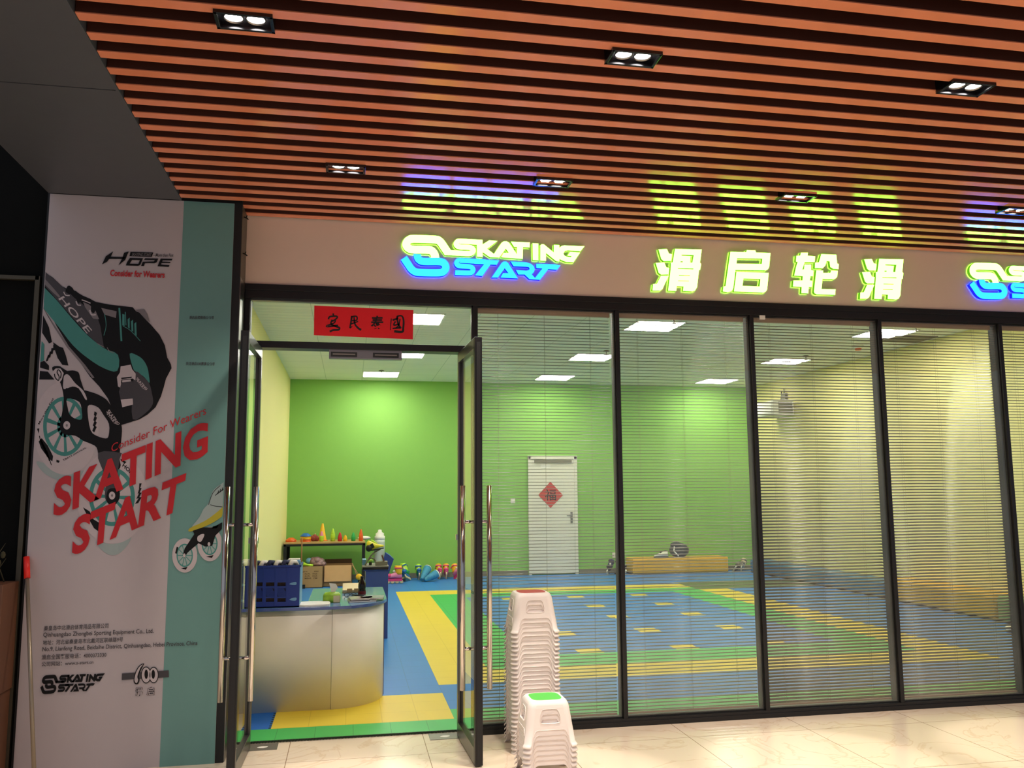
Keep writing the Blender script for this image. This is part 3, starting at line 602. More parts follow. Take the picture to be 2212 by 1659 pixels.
# second, smaller skate
art('printed_small_boot', [smooth([(1830, 760), (1880, 660), (1940, 590), (1990, 450), (2080, 370), (2200, 320), (2200, 600), (1900, 800), (1740, 880)], 3)], 'p_pale', G2)
art('printed_small_laces', [stroke([(1940, 610), (1990, 470), (2080, 380)], 7), stroke([(1960, 610), (2040, 630), (2200, 640)], 8)]+[stroke([(2020+25*k, 500-18*k), (2050+25*k, 470-18*k), (2060+25*k, 440-18*k)], 9) for k in range(4)], 'p_black', G2)
art('printed_small_sole', [smooth([(1715, 890), (1900, 800), (2050, 690), (2200, 560), (2200, 660), (2100, 750), (1960, 840), (1730, 930)], 3)], 'p_yellow', G2)
art('printed_small_tyre', [ellipse(1655, 1215, 150, 205, 32), ellipse(1955, 1080, 148, 205, 32)], 'p_white', G2)
art('printed_small_rim', [ellipse(1655, 1215, 98, 140, 32), ellipse(1952, 1075, 96, 138, 32)], 'p_teal', G2)
art('printed_small_rim', [ellipse(1655, 1215, 84, 122, 32), ellipse(1952, 1075, 82, 120, 32)], 'p_pale', G2)
art('printed_small_spokes', [stroke([(cx, cy), (cx+90*math.cos(k*pi/5), cy+130*math.sin(k*pi/5))], 9, 1) for cx, cy in ((1655, 1215), (1952, 1075)) for k in range(10)], 'p_teal', G2)
art('printed_small_chassis', [[(1690, 1180), (1650, 1250), (1630, 1210), (1655, 1130), (1770, 960), (1750, 920), (1870, 880), (1990, 880), (2120, 820), (2130, 900), (2020, 980), (1985, 1100), (1900, 1110), (1820, 1070)], [(1990, 870), (2060, 850), (2040, 890), (1980, 895)]], 'p_black', G2)
art('printed_small_marks', [ellipse(1650, 1215, 16, 24, 16), ellipse(1945, 1080, 16, 24, 16), smooth([(1810, 990), (1860, 960), (1890, 970), (1850, 1050), (1810, 1040)], 3)], 'p_white', G2)
art('printed_small_marks', [[(1610, 1370), (1690, 1350), (1670, 1385)], [(1910, 1230), (2000, 1210), (1980, 1245)], [(1540, 1190), (1560, 1110), (1580, 1120), (1560, 1195)]], 'p_black', G2)
# lettering
ptext('red_slogan', [('Consider For Wearers', [(950, 700), (1760, 375), (1755, 305), (955, 630)])], 'p_red', K2, .0)
ptext('red_title', [('SKATING', [(455, 1262), (1772, 722), (1780, 425), (468, 935)]), ('START', [(612, 1590), (1545, 1190), (1592, 872), (632, 1262)])], 'p_red', K2, .035)
art('printed_logo', [[(968, 566), (905, 608), (872, 678), (915, 655), (945, 615)], [(940, 612), (1070, 615), (1060, 632), (930, 630)], [(1060, 578), (1100, 568), (1070, 640), (1012, 686), (1045, 625)], [(1110, 622), (1222, 625), (1198, 682), (1180, 690), (1075, 687), (1085, 660)], [(1240, 625), (1352, 628), (1338, 660), (1320, 668), (1238, 667), (1230, 692), (1205, 691), (1220, 655), (1315, 652), (1322, 641), (1230, 640)], [(1372, 628), (1475, 630), (1465, 644), (1390, 643), (1385, 654), (1458, 656), (1452, 667), (1380, 666), (1374, 680), (1448, 684), (1440, 699), (1345, 694)]], 'p_black', K1, holes={3: [[(1128, 640), (1195, 641), (1182, 672), (1108, 671)]]})
art('printed_logo_bar', [[(1115, 571), (1310, 576), (1296, 614), (1106, 608)]], 'p_black', K1)
ptext('logo_bar_lettering', [('SKATING START', [(1125, 605), (1290, 608), (1297, 582), (1132, 580)])], 'p_grey', K1)
ptext('printed_tagline', [('- More than Fast', [(1310, 612), (1480, 614), (1484, 586), (1318, 583)])], 'p_dark', K1)
ptext('red_slogan', [('Consider for Wearers', [(940, 778), (1405, 795), (1410, 738), (945, 722)])], 'p_red', K1, .03)
ptext('printed_caption', [('滑启品牌微信公众号', [(1615, 1146), (1825, 1146), (1827, 1118), (1617, 1116)]), ('关注滑启100赛事公众号', [(1585, 1538), (1832, 1541), (1835, 1512), (1588, 1508)])], 'p_dark', K1)
ptext('company_address', [('秦皇岛中北滑启体育用品有限公司', [(92, 200), (950, 165), (955, 97), (98, 135)]), ('Qinhuangdao Zhongbei Sporting Equipment Co., Ltd.', [(85, 300), (1548, 245), (1550, 170), (88, 222)]),
    ('地址：河北省秦皇岛市北戴河区联峰路9号', [(80, 390), (1140, 345), (1148, 280), (85, 325)]), ('No.9, Lianfeng Road, Beidaihe District, Qinhuangdao, Hebei Province, China', [(72, 490), (2130, 405), (2135, 332), (78, 415)]),
    ('滑启全国客服电话：4000373330', [(65, 585), (922, 548), (925, 480), (68, 515)]), ('公司网站：www.s-start.cn', [(62, 675), (750, 640), (755, 583), (66, 610)])], 'p_dark', H2, .01)
# black logo: the sign outlines carried over by an affine map
src = [onY(*A2(530, 170), YS), onY(*B2(2050, 388), YS), onY(*A2(215, 680), YS)]
dst = [PT(*H2(128, 788)), PT(*H2(905, 762)), PT(*H2(40, 940))]
S = Matrix([[s[0], s[1], 1] for s in src]); Si = S.inverted()
cx_ = Si @ Vector([d[0] for d in dst]); cz_ = Si @ Vector([d[1] for d in dst])
LAY[0] += 1; yb2 = YP-.0011-.00006*LAY[0]; m = MB()
for c, outs in LOGO.values():
    for l in outs: m.plate(ccw([(cx_.dot(Vector((p[0], p[1], 1))), cz_.dot(Vector((p[0], p[1], 1)))) for p in l]), [], lambda u, v, d: (u, yb2, v), 0)
m.build('printed_emblem', 'p_black', poster)
art('printed_anniversary_bar', [[(1130, 765), (1750, 722), (1752, 815), (1128, 850)]], 'p_dark', H2)
r1 = lambda p: stroke(p, 46, 4)
art('printed_anniversary_outline', [smooth([(1425, 632), (1395, 690), (1355, 790), (1365, 850), (1340, 905), (1300, 900), (1285, 850), (1310, 740), (1360, 660)], 3), ellipse(1450, 785, 68, 112, 28), ellipse(1550, 785, 66, 108, 28)], 'p_black', H2)
art('printed_anniversary', [smooth([(1412, 645), (1375, 690), (1335, 800), (1345, 850), (1328, 890), (1305, 880), (1296, 840), (1322, 740), (1368, 668)], 3), ellipse(1450, 785, 58, 100, 28), ellipse(1550, 785, 56, 96, 28)], 'p_white', H2, holes={1: [ellipse(1452, 775, 24, 62, 20)], 2: [ellipse(1545, 775, 24, 60, 20)]})
ptext('printed_anniversary_name', [('滑', [(1302, 1065), (1408, 1062), (1412, 945), (1306, 950)]), ('启', [(1455, 1060), (1558, 1055), (1562, 938), (1460, 945)])], 'p_black', H2, .05)
ptext('printed_anniversary_name_fill', [('滑', [(1308, 1060), (1402, 1057), (1406, 950), (1312, 955)]), ('启', [(1461, 1055), (1552, 1050), (1556, 943), (1466, 950)])], 'p_white', H2, .0)
# torn adhesive ties beside the fascia
for z, lab in ((3.20, 'small black wire tie on the pillar edge, the upper of two'), (2.97, 'small black wire tie on the pillar edge, the lower of two')):
    tag(MB().tube([(-.70, -.16, z), (-.672, -.165, z-.005), (-.655, -.17, z-.012), (-.645, -.175, z-.022)], .004, 6).tube([(-.66, -.168, z-.008), (-.652, -.172, z+.004)], .003, 6).build('wire_tie', 'black'), lab, 'wire tie')

# ================================================================ red couplet strip on the transom glass
t = thing('paper_banner', 'red paper strip with brush characters on the glass above the door', 'banner', (.07, .015, 2.48))
yb = .016; qs = [onY(*p, yb) for p in ((678, 724), (892, 733), (893, 670), (679, 660))]
MB().plate(ccw(qs), [], lambda u, v, d: (u, yb+d, v), .0015).build('sheet', 'paper_red', t)
R2 = lambda x, y: (640+x/5.53, 640+y/5.53)
m = MB()
def brush(pts, w0, w1):
    w0 *= 1.5; w1 *= 1.5; m.plate(ccw([onY(*R2(*p), yb-.001) for p in stroke(pts, 0, 4, (w0, w1))]), [], lambda u, v, d: (u, yb-.001, v), 0)
for ch, q in (('泰', [(890, 405), (1045, 405), (1045, 232), (890, 232)]),): add_text(m, ch, [onY(*R2(*p), yb-.001) for p in q], lambda u, v, d: (u, yb-.001, v), .022)
# 安
brush([(440, 205), (445, 230)], 16, 10); brush([(385, 275), (400, 245), (480, 238), (485, 262), (430, 300)], 14, 12); brush([(430, 280), (415, 330), (470, 360), (515, 375), (505, 400), (440, 405), (400, 422)], 12, 16); brush([(470, 285), (450, 320), (370, 350), (375, 362), (500, 348)], 10, 14)
# 民
brush([(665, 235), (655, 300), (640, 380)], 16, 10); brush([(660, 245), (720, 240), (722, 285), (665, 292)], 12, 10); brush([(655, 330), (690, 318), (740, 300)], 12, 8); brush([(690, 250), (700, 330), (740, 380), (775, 402)], 10, 18); brush([(640, 380), (670, 360)], 10, 6)
# 國
brush([(1135, 265), (1130, 330), (1125, 405)], 8, 6); brush([(1200, 240), (1260, 235), (1282, 290), (1278, 380), (1265, 425), (1170, 418)], 10, 20); brush([(1150, 285), (1215, 265)], 14, 16); brush([(1185, 300), (1165, 345), (1235, 330)], 12, 12); brush([(1205, 240), (1215, 320), (1250, 385)], 14, 16); brush([(1150, 385), (1240, 375)], 10, 16); brush([(1240, 270), (1225, 340), (1190, 380)], 10, 8)
m.build('brush_writing', 'ink', t)

# ================================================================ downlights in the slatted ceiling
def downlight(x, y, label):
    t = thing('twin_downlight', label, 'ceiling light', (x, y, 3.252), 'twin spot downlights in the slatted ceiling')
    m = MB(); m.box(x-.105, x+.105, y-.058, y-.046, 3.238, 3.30).box(x-.105, x+.105, y+.046, y+.058, 3.238, 3.30).box(x-.105, x-.093, y-.058, y+.058, 3.238, 3.30).box(x+.093, x+.105, y-.058, y+.058, 3.238, 3.30).box(x-.1, x+.1, y-.05, y+.05, 3.29, 3.30)
    m.build('housing', 'black_gloss', t, bevel=.001)
    for s in (-.04, .04):
        MB().lathe([(.036, 3.262), (.0375, 3.254), (.034, 3.252), (.033, 3.262)], (x+s, y, 0), 20, capped=False).build('lamp_ring', 'brushed', t)
        MB().lathe([(.0, 3.256), (.02, 3.2565), (.032, 3.260)], (x+s, y, 0), 20, capped=False).build('lamp', 'lamp', t)
        for nm, en, ang, bl in (('spot_beam', BEAM_W, 25, .35), ('spot_spill', SPOT_W, 112, .8)):
            ld = bpy.data.lights.new(nm, 'SPOT'); ld.energy = en; ld.color = (1, .89, .77); ld.spot_size = math.radians(ang); ld.spot_blend = bl; ld.shadow_soft_size = .03
            lo = bpy.data.objects.new(nm, ld); COL.objects.link(lo); lo.parent = t; lo.location = (s, 0, -.02)
DL = [(-.415, -2.36, 'twin spot downlight nearest the grey soffit, in the front row'), (1.10, -2.355, 'twin spot downlight in the middle of the front row'), (2.625, -2.358, 'twin spot downlight at the far end of the front row'), (4.12, -2.358, 'twin spot downlight of the front row, beyond the picture edge'),
      (-.415, -3.775, 'twin spot downlight of the row over the camera, nearest the soffit'), (1.10, -3.775, 'twin spot downlight of the row over the camera, second from the soffit'), (2.615, -3.775, 'twin spot downlight of the row over the camera, third from the soffit'), (4.12, -3.775, 'twin spot downlight of the row over the camera, furthest from the soffit'),
      (-.052, -.945, 'twin spot downlight over the open door, in the row by the fascia'), (1.104, -.935, 'twin spot downlight above the end of the first logo'), (2.608, -.931, 'twin spot downlight above the third glowing character'), (4.118, -.942, 'twin spot downlight above the second logo')]
for x, y, lab in DL:
    if lab: downlight(x, y, lab)

# ================================================================ interior ceiling fittings
def panel(x, y, label):
    t = thing('ceiling_panel_light', label, 'ceiling light', (x, y, 3.494), 'square LED panels in the shop ceiling')
    MB().box(x-.305, x+.305, y-.305, y+.305, 3.484, 3.4935).build('frame', 'white', t)
    MB().box(x-.285, x+.285, y-.285, y+.285, 3.480, 3.484).build('diffuser', 'panel_light', t)
PL = [(.48, 8.97, 'square LED ceiling panel over the shelf, seen whole through the doorway'), (3.5, 8.96, 'square LED ceiling panel above the white door by the back wall'), (6.57, 9.04, 'square LED ceiling panel by the back wall above the long yellow bench'),
      (.729, 6.77, 'square LED ceiling panel half hidden by the magnetic lock'), (3.52, 6.66, 'square LED ceiling panel in the middle row behind the first window'), (6.63, 6.62, 'square LED ceiling panel in the middle row above the wall unit'),
      (.722, 4.22, 'square LED ceiling panel partly hidden by the red paper strip'), (3.6, 4.22, 'square LED ceiling panel nearest the glass, in the second window'), (6.72, 4.24, 'square LED ceiling panel nearest the glass, crossed by a window post'),
      (.72, 1.80, 'square LED ceiling panel above the reception desk, hidden by the fascia'), (3.6, 1.80, 'square LED ceiling panel of the front row behind the glowing characters'), (6.72, 1.80, 'square LED ceiling panel of the front row at the yellow wall side')]
for x, y, lab in PL: panel(x, y, lab)
for (x, y, lab) in ((.474, 8.52, 'small sprinkler head beside the panel over the shelf'), (3.67, 3.74, 'small sprinkler head beside the panel in the second window'), (3.56, 6.06, 'small sprinkler head before the middle row panel in the first window'), (6.66, 6.06, 'small sprinkler head before the panel above the wall unit'), (6.81, 3.73, 'small sprinkler head before the panel crossed by a window post')):
    t = thing('sprinkler_head', lab, 'sprinkler', (x, y, 3.494), 'ceiling sprinklers')
    MB().lathe([(.0, 3.474), (.045, 3.476), (.05, 3.484), (.03, 3.494)], (x, y, 0), 16).build('rose', 'grey_metal', t)
    MB().tube([(x, y, 3.476), (x, y, 3.43)], .008, 8).lathe([(.0, 3.428), (.022, 3.428), (.022, 3.432), (.0, 3.432)], (x, y, 0), 12).build('deflector', 'brushed', t)
t = thing('smoke_alarm', 'white ceiling alarm with a red strobe beside the glass end panel', 'alarm', (6.916, 5.12, 3.494))
MB().lathe([(.075, 3.494), (.07, 3.46), (.05, 3.45), (0, 3.45)], (6.916, 5.12, 0), 20).build('base', 'white', t)
MB().lathe([(.045, 3.45), (.04, 3.425), (0, 3.42)], (6.916, 5.12, 0), 20).build('strobe', 'orange', t)
t = thing('ceiling_vent', 'grey rectangular ceiling vent at the yellow wall side', 'vent', (7.25, 4.55, 3.494))
MB().box(6.95, 7.55, 4.3, 4.75, 3.478, 3.493).build('frame', 'grey_metal', t)
m = MB()
for k in range(8): m.box(6.98, 7.52, 4.33+k*.05, 4.36+k*.05, 3.472, 3.480)
m.build('louvre', 'skirt', t)

# ================================================================ interior: back door, switch, outlet, wall unit
d3 = struct(bpy.data.objects.new('door_3', None)); COL.objects.link(d3); d3.location = (3.64, 9.82, 0); d3['_w'] = (3.64, 9.82, 0)
MB().box(3.185, 3.235, 9.77, 9.82, .012, 2.15).box(4.045, 4.10, 9.77, 9.82, .012, 2.15).box(3.185, 4.10, 9.77, 9.82, 2.09, 2.15).build('door_frame', 'white', d3, bevel=.004)
dl = MB().box(3.235, 4.045, 9.785, 9.82, .03, 2.09).build('door_panel', 'white', d3, bevel=.003)
m = MB()
for z0, z1 in ((1.20, 1.85), (.25, .95)):
    c = 3.62; pts = [(c-.24, z0+.12)]+[(c-.24+.48*k/8, z0+.12-.09*math.sin(pi*k/8)) for k in range(1, 8)]+[(c+.24, z0+.12), (c+.24, z1-.12)]+[(c+.24-.48*k/8, z1-.12+.09*math.sin(pi*k/8)) for k in range(1, 8)]+[(c-.24, z1-.12)]
    o_ = ccw(pts); i_ = [(c+(p[0]-c)*.93, (z0+z1)/2+(p[1]-(z0+z1)/2)*.95) for p in o_]
    m.plate(o_, [i_[::-1]], lambda u, v, d: (u, 9.781+d, v), .006)
m.build('moulding', 'white', dl)
MB().box(3.965, 4.005, 9.770, 9.785, .93, 1.13).tube([(3.985, 9.77, 1.06), (3.985, 9.745, 1.06), (3.89, 9.745, 1.065)], .009, 8).build('door_handle', 'brushed', d3, bevel=.003)
m = MB().box(3.30, 4.0, 9.765, 9.784, 2.02, 2.075); m.build('closer_bar', 'skirt', d3)
tag(MB().box(3.42, 3.60, 9.778, 9.784, 1.93, 1.99).build('paper_note', 'paper'), 'small grey printed note at the top of the white door', 'note')
t = thing('diamond_poster', 'red paper diamond with dark writing on the white door', 'paper decoration', (3.597, 9.78, 1.2))
MB().plate(ccw([(3.595, 1.68), (3.365, 1.44), (3.592, 1.205), (3.828, 1.435)]), [], lambda u, v, d: (u, 9.776+d, v), .002).build('sheet', 'paper_red2', t)
m = MB(); add_text(m, '福', [(3.49, 1.34), (3.70, 1.34), (3.70, 1.545), (3.49, 1.545)], lambda u, v, d: (u, 9.775, v), .01); m.build('writing', 'ink', t)
t = thing('light_switch', 'small white light switch on the green wall beside the white door', 'switch', (2.903, 9.82, 1.34))
MB().box(2.86, 2.945, 9.808, 9.82, 1.295, 1.38).build('plate', 'white', t, bevel=.003); MB().box(2.875, 2.93, 9.804, 9.809, 1.31, 1.365).build('rocker', 'paper', t, bevel=.002)
t = thing('wall_outlet', 'white wall socket low on the green wall by the yellow bench', 'outlet', (4.80, 9.82, .33))
MB().box(4.755, 4.845, 9.808, 9.82, .29, .38).build('plate', 'white', t, bevel=.003); MB().box(4.78, 4.786, 9.806, 9.809, .32, .345).box(4.81, 4.816, 9.806, 9.809, .32, .345).build('slots', 'black', t)
t = thing('wall_unit', 'white fan unit hung high on the yellow wall', 'wall unit', (7.5, 8.45, 2.8))
MB().box(7.20, 7.60, 8.15, 8.90, 2.80, 3.06).build('casing', 'white', t, bevel=.03)
MB().box(7.195, 7.215, 8.22, 8.82, 2.84, 3.02).build('front_panel', 'paper', t, bevel=.01)
MB().box(7.30, 7.56, 8.135, 8.152, 2.83, 3.03).build('side_grille', 'skirt', t, bevel=.004)
MB().box(7.60, 7.65, 8.45, 8.6, 2.88, 3.22).tube([(7.62, 8.52, 3.20), (7.62, 8.52, 3.30)], .012, 8).build('bracket', 'skirt', t)
m = MB().tube([(7.64, 8.65, 3.28), (7.635, 8.66, 3.15), (7.6, 8.65, 3.05)], .008, 6); m.build('power_cable', 'black', t)

# ================================================================ benches and things around
def bench(x0, x1, y0, y1, h, m_, lab):
    t = thing('foam_bench', lab, 'bench', ((x0+x1)/2, (y0+y1)/2, .012), 'low padded benches along the walls')
    MB().box(x0, x1, y0, y1, .03, h).build('padded_block', m_, t, bevel=.03)
    MB().box(x0+.01, x1-.01, y0+.012, y1-.01, .012, .035).build('plinth', 'black', t)
    return t
bench(4.99, 6.83, 9.37, 9.78, .30, 'bench_yellow', 'long yellow padded bench against the green back wall')
bench(7.235, 7.63, 5.28, 9.36, .24, 'bench_blue', 'long low blue padded bench along the yellow wall')
bench(7.20, 7.63, 3.23, 5.24, .30, 'bench_yellow', 'yellow padded bench along the yellow wall')
bench(7.20, 7.63, 2.25, 3.20, .30, 'bench_green', 'green padded bench at the near end of the yellow wall')
# bag and trainers on the yellow bench
t = thing('dark_bag', 'dark round duffel bag lying on the yellow bench', 'bag', (5.93, 9.5, .30))
MB().ball((5.92, 9.48, .425), .185, .14, .135).ball((5.86, 9.46, .52), .11, .1, .06).build('body', 'dark_green', t)
MB().tube([(5.80, 9.40, .50), (5.78, 9.38, .42), (5.86, 9.35, .33)], .012, 8).build('strap', 'paper', t)
def trainer(x, y, z, lab, m1, m2, ang=0.):
    t = thing('trainer_shoe', lab, 'shoe', (x, y, z)); R = Matrix.Rotation(ang, 3, 'Z')
    def P(p): return R @ Vector(p)+Vector((x, y, z))
    rings = []
    for u, hw, h in ((-.13, .02, .03), (-.11, .036, .045), (-.05, .042, .055), (.02, .038, .085), (.09, .035, .105), (.125, .022, .10)):
        rings.append([P((u, hw*math.cos(a), .018+h*.5+h*.5*math.sin(a))) for a in [2*pi*k/10 for k in range(10)]])
    MB().loft(rings).build('upper', m1, t)
    MB().plate([(q[0], q[1]) for q in smooth([(-.14, 0), (-.10, .042), (0, .04), (.12, .036), (.135, 0), (.12, -.036), (0, -.04), (-.10, -.042)], 3)], [], lambda u, v, d: P((u, v, .02-d)), .02, back=True).build('sole', m2, t)
    MB().box(x-.02, x+.03, y-.02, y+.02, z+.075, z+.095).build('tongue', 'black', t)
    return t
trainer(5.55, 9.42, .302, 'white trainer lying on the yellow bench beside the dark bag', 'white', 'dark_green', 0)
trainer(5.62, 9.58, .302, 'black trainer behind the white one on the yellow bench', 'black', 'white', .3)
# ---- inline skates
def skate(loc, yaw, tilt, roll, c1, c2, c3, lab, group='children skates lined up by the green wall', s=1.0, wheel='cream'):
    t = thing('inline_skate', lab, 'skate', loc, group)
    def ob(mb, nm, m_): mb2 = MB(); mb2.v = [(p[0]+loc[0], p[1]+loc[1], p[2]+loc[2]) for p in mb.v]; mb2.f = mb.f; mb2.mi = mb.mi; mb2.sm = mb.sm; return mb2.build(nm, m_, t)
    rings = []
    for u, hw, z0, z1 in ((-.115, .012, .10, .13), (-.10, .036, .09, .15), (-.04, .042, .088, .165), (.02, .038, .088, .19), (.07, .038, .088, .20), (.105, .03, .09, .20), (.118, .012, .10, .19)):
        rings.append([(u, hw*math.cos(a), (z0+z1)/2+(z1-z0)/2*math.sin(a)) for a in [2*pi*k/12 for k in range(12)]])
    ob(MB().loft(rings), 'boot', c1)
    rings = []
    for z, ru, rv, cx in ((.15, .05, .044, .07), (.19, .055, .046, .065), (.25, .055, .048, .06), (.29, .058, .05, .055)):
        rings.append([(cx+ru*math.cos(a), rv*math.sin(a), z) for a in [2*pi*k/14 for k in range(14)]])
    ob(MB().loft(rings), 'cuff', c2)
    ob(MB().ball((-.085, 0, .128), .045, .043, .036), 'toe_cap', c3)
    ob(MB().ball((-.005, 0, .198), .028, .018, .02), 'buckle', 'white')
    ob(MB().box(-.005, .12, -.052, .052, .245, .262), 'strap', c3)
    ob(MB().box(-.125, .125, -.016, -.011, .04, .09).box(-.125, .125, .011, .016, .04, .09).box(-.11, .11, -.016, .016, .082, .094), 'chassis', c3)
    for k in range(4): ob(MB().lathe([(.0, -.011), (.024, -.011), (.034, -.006), (.034, .006), (.024, .011), (.0, .011)], (-.112+.075*k, 0, .034), 16, axis='y'), 'wheel', wheel)
    ob(MB().box(.135, .175, -.014, .014, .03, .065).box(.11, .14, -.01, .01, .05, .07), 'brake_pad', 'black')
    t.rotation_euler = (roll, tilt, yaw); t.scale = (s, s, s)
    return t
def dup_skate(src, loc, yaw, tilt, roll, lab):
    c = copy_tree(src); c.location = loc; c.rotation_euler = (roll, tilt, yaw); c['label'] = lab; return c
SK = []
SK.append(skate((.75, 8.98, .012), .0, 0, 0, 'pink', 'yellow', 'magenta', 'pink and yellow inline skate standing side on next to the blue cabinet'))
SK.append(skate((1.00, 9.30, .05), 1.2, .25, -.5, 'green', 'lime', 'blue', 'green and blue inline skate leaning sideways, toe down, by the wall'))
s3 = dup_skate(SK[1], (1.19, 9.48, .02), 1.57, .55, 0, 'green and blue inline skate propped upright, toe towards the room'); SK.append(s3)
s3b = dup_skate(SK[1], (.90, 9.55, .02), 2.3, .2, .5, 'green and blue inline skate lying behind the leaning green one')
SK.append(skate((1.55, 9.50, .02), 1.62, .55, 0, 'pink', 'yellow', 'magenta', 'yellow and pink inline skate propped upright next to the blue guards'))
s5 = dup_skate(SK[-1], (1.66, 9.49, .02), 1.5, .55, 0, 'yellow and pink inline skate propped upright, nearest the door edge')
skate((1.86, 9.40, .02), 2.0, .5, .1, 'pink', 'yellow', 'magenta', 'inline skate mostly hidden behind the open door stile')
def guard(p0, p1, lab):
    t = thing('knee_guard', lab, 'guard', p0, 'blue quilted knee guards')
    a, b_ = Vector(p0), Vector(p1); n = 9
    MB().tube([a.lerp(b_, k/n) for k in range(n+1)], [.028, .036, .042, .050, .053, .060, .062, .067, .068, .070], 14).build('sleeve', 'sky', t)
    MB().tube([b_, b_+(b_-a).normalized()*.02], [.072, .068], 14).build('cuff', 'paper', t)
guard((1.21, 9.16, .045), (1.33, 9.44, .20), 'blue quilted knee guard propped against the green skate')
guard((1.25, 9.10, .045), (1.46, 9.22, .13), 'blue quilted knee guard lying before the yellow skates')
for k, (x, y, yw, lab) in enumerate(((4.55, 9.50, 1.2, 'dark inline skate on the floor below the wall socket'), (4.80, 9.45, 2.0, 'dark inline skate on the floor at the end of the yellow bench'))):
    if k == 0: dk = skate((x, y, .02), yw, .3, .3, 'dark_green', 'navy', 'black', lab, 'dark skates around the yellow bench', wheel='white')
    else: dup_skate(dk, (x, y, .02), yw, .3, .3, lab)
for k, (x, y, yw, lab) in enumerate(((6.98, 9.55, 1.57, 'grey inline skate on the floor just past the yellow bench'), (7.12, 9.5, 1.2, 'pale inline skate on the floor between bench end and wall'))):
    skate((x, y, .02), yw, .6, .9-k*.6, ('dark_green', 'white')[k], ('black', 'cream')[k], 'skirt', lab, 'dark skates around the yellow bench', wheel='white')
trainer(6.90, 2.60, .012, 'white and brown shoe on the floor by the green bench', 'white', 'brown_wood', .3); trainer(6.93, 2.44, .012, 'brown shoe on the floor nearest the glass by the green bench', 'brown_wood', 'white', .2)

# ================================================================ shelf with training gear
t = thing('low_shelf', 'low black framed shelf with a wooden top against the green wall', 'shelf', (-.38, 9.2, .012))
MB().box(-1.03, .26, 8.80, 9.60, .690, .712).build('shelf_top', 'wood', t, bevel=.002)
MB().box(-1.03, .26, 8.80, 8.835, .655, .690).box(-1.03, .26, 9.56, 9.60, .655, .690).box(-1.03, -.995, 8.80, 9.60, .655, .69).box(.225, .26, 8.80, 9.60, .655, .69).build('top_frame', 'black', t)
for x in (-1.03, .22):
    for y in (8.80, 9.56): MB().box(x, x+(.05 if x < 0 else .04), y, y+.04, .012, .655).build('leg', 'black', t)
ZS = .712
def cone(x, y, h, r, m_, lab, kind='crayon'):
    t = thing('training_cone', lab, 'cone', (x, y, ZS), 'small training cones on the shelf')
    if kind == 'cone':
        MB().lathe([(r, ZS+.004), (r*.92, ZS+.02), (r*.22, ZS+h*.97), (r*.16, ZS+h), (0, ZS+h)], (x, y, 0), 24).build('body', m_[0], t); MB().lathe([(r*1.15, ZS), (r*1.15, ZS+.008), (r*.9, ZS+.012)], (x, y, 0), 24).build('base_rim', m_[1], t)
    else:
        MB().lathe([(r, ZS), (r, ZS+h*.50), (r*.97, ZS+h*.55)], (x, y, 0), 20).build('sleeve', m_[0], t)
        MB().lathe([(r*.90, ZS+h*.5), (r*.86, ZS+h*.62), (r*.40, ZS+h*.95), (r*.3, ZS+h), (0, ZS+h)], (x, y, 0), 20).build('tip', m_[1], t)
        m = MB()
        for q in (.12, .3): m.lathe([(r, ZS+h*q), (r*1.06, ZS+h*(q+.03)), (r, ZS+h*(q+.06))], (x, y, 0), 20, capped=False)
        m.build('grip_ring', m_[0], t)
    return t
cone(-.44, 9.30, .285, .075, ('yellow', 'orange'), 'tall yellow cone standing behind the pink tipped one', 'cone')
cone(-.447, 9.07, .165, .034, ('lime', 'pink'), 'small cone with pink tip and lime base before the tall yellow cone')
cone(-.264, 9.09, .203, .036, ('lime', 'lime'), 'lime green crayon shaped cone in the middle of the shelf')
cone(-.15, 9.055, .142, .034, ('red', 'red'), 'red crayon shaped cone on the shelf')
cone(-.063, 9.03, .10, .032, ('yellow', 'yellow'), 'smallest yellow cone on the shelf, beside the red one')
cone(.068, 9.09, .137, .034, ('green', 'green'), 'dark green crayon shaped cone on the shelf')
cone(.191, 9.05, .19, .034, ('orange', 'orange'), 'orange crayon shaped cone at the shelf end')
def disc_stack(x, y, cols, lab, h=.05):
    t = thing('marker_discs', lab, 'marker disc', (x, y, ZS))
    for k, c in enumerate(cols): MB().lathe([(.092, ZS+k*.022), (.085, ZS+k*.022+.012), (.035, ZS+k*.022+h), (.03, ZS+k*.022+h), (.03, ZS+k*.022+h-.004), (.08, ZS+k*.022+.006)], (x, y, 0), 24, capped=False).build('disc', c, t)
disc_stack(-.935, 9.10, ['orange', 'orange'], 'two flat orange marker discs at the wall end of the shelf', .045)
disc_stack(-.70, 9.08, ['orange', 'orange', 'yellow', 'yellow', 'blue'], 'stack of orange, yellow and blue marker discs on the shelf', .05)
t = thing('net_bag', 'red and cream net bag of balls between discs and tall cone', 'bag', (-.56, 9.15, ZS))
MB().ball((-.58, 9.15, ZS+.05), .055, .05, .05).ball((-.53, 9.16, ZS+.045), .045, .045, .045).ball((-.56, 9.15, ZS+.075), .045, .04, .04).build('balls', mat('mixed_red_net', (150, 60, 50), .6, var=.6, scale=45), t); MB().tube([(-.56, 9.15, ZS+.10), (-.55, 9.14, ZS+.125)], .008, 6).build('tie', 'cream', t)
tag(MB().ball((.25, 9.42, ZS+.03), .11, .06, .03).build('plastic_wrap', 'paper'), 'crumpled clear plastic wrap at the end of the shelf', 'plastic wrap')
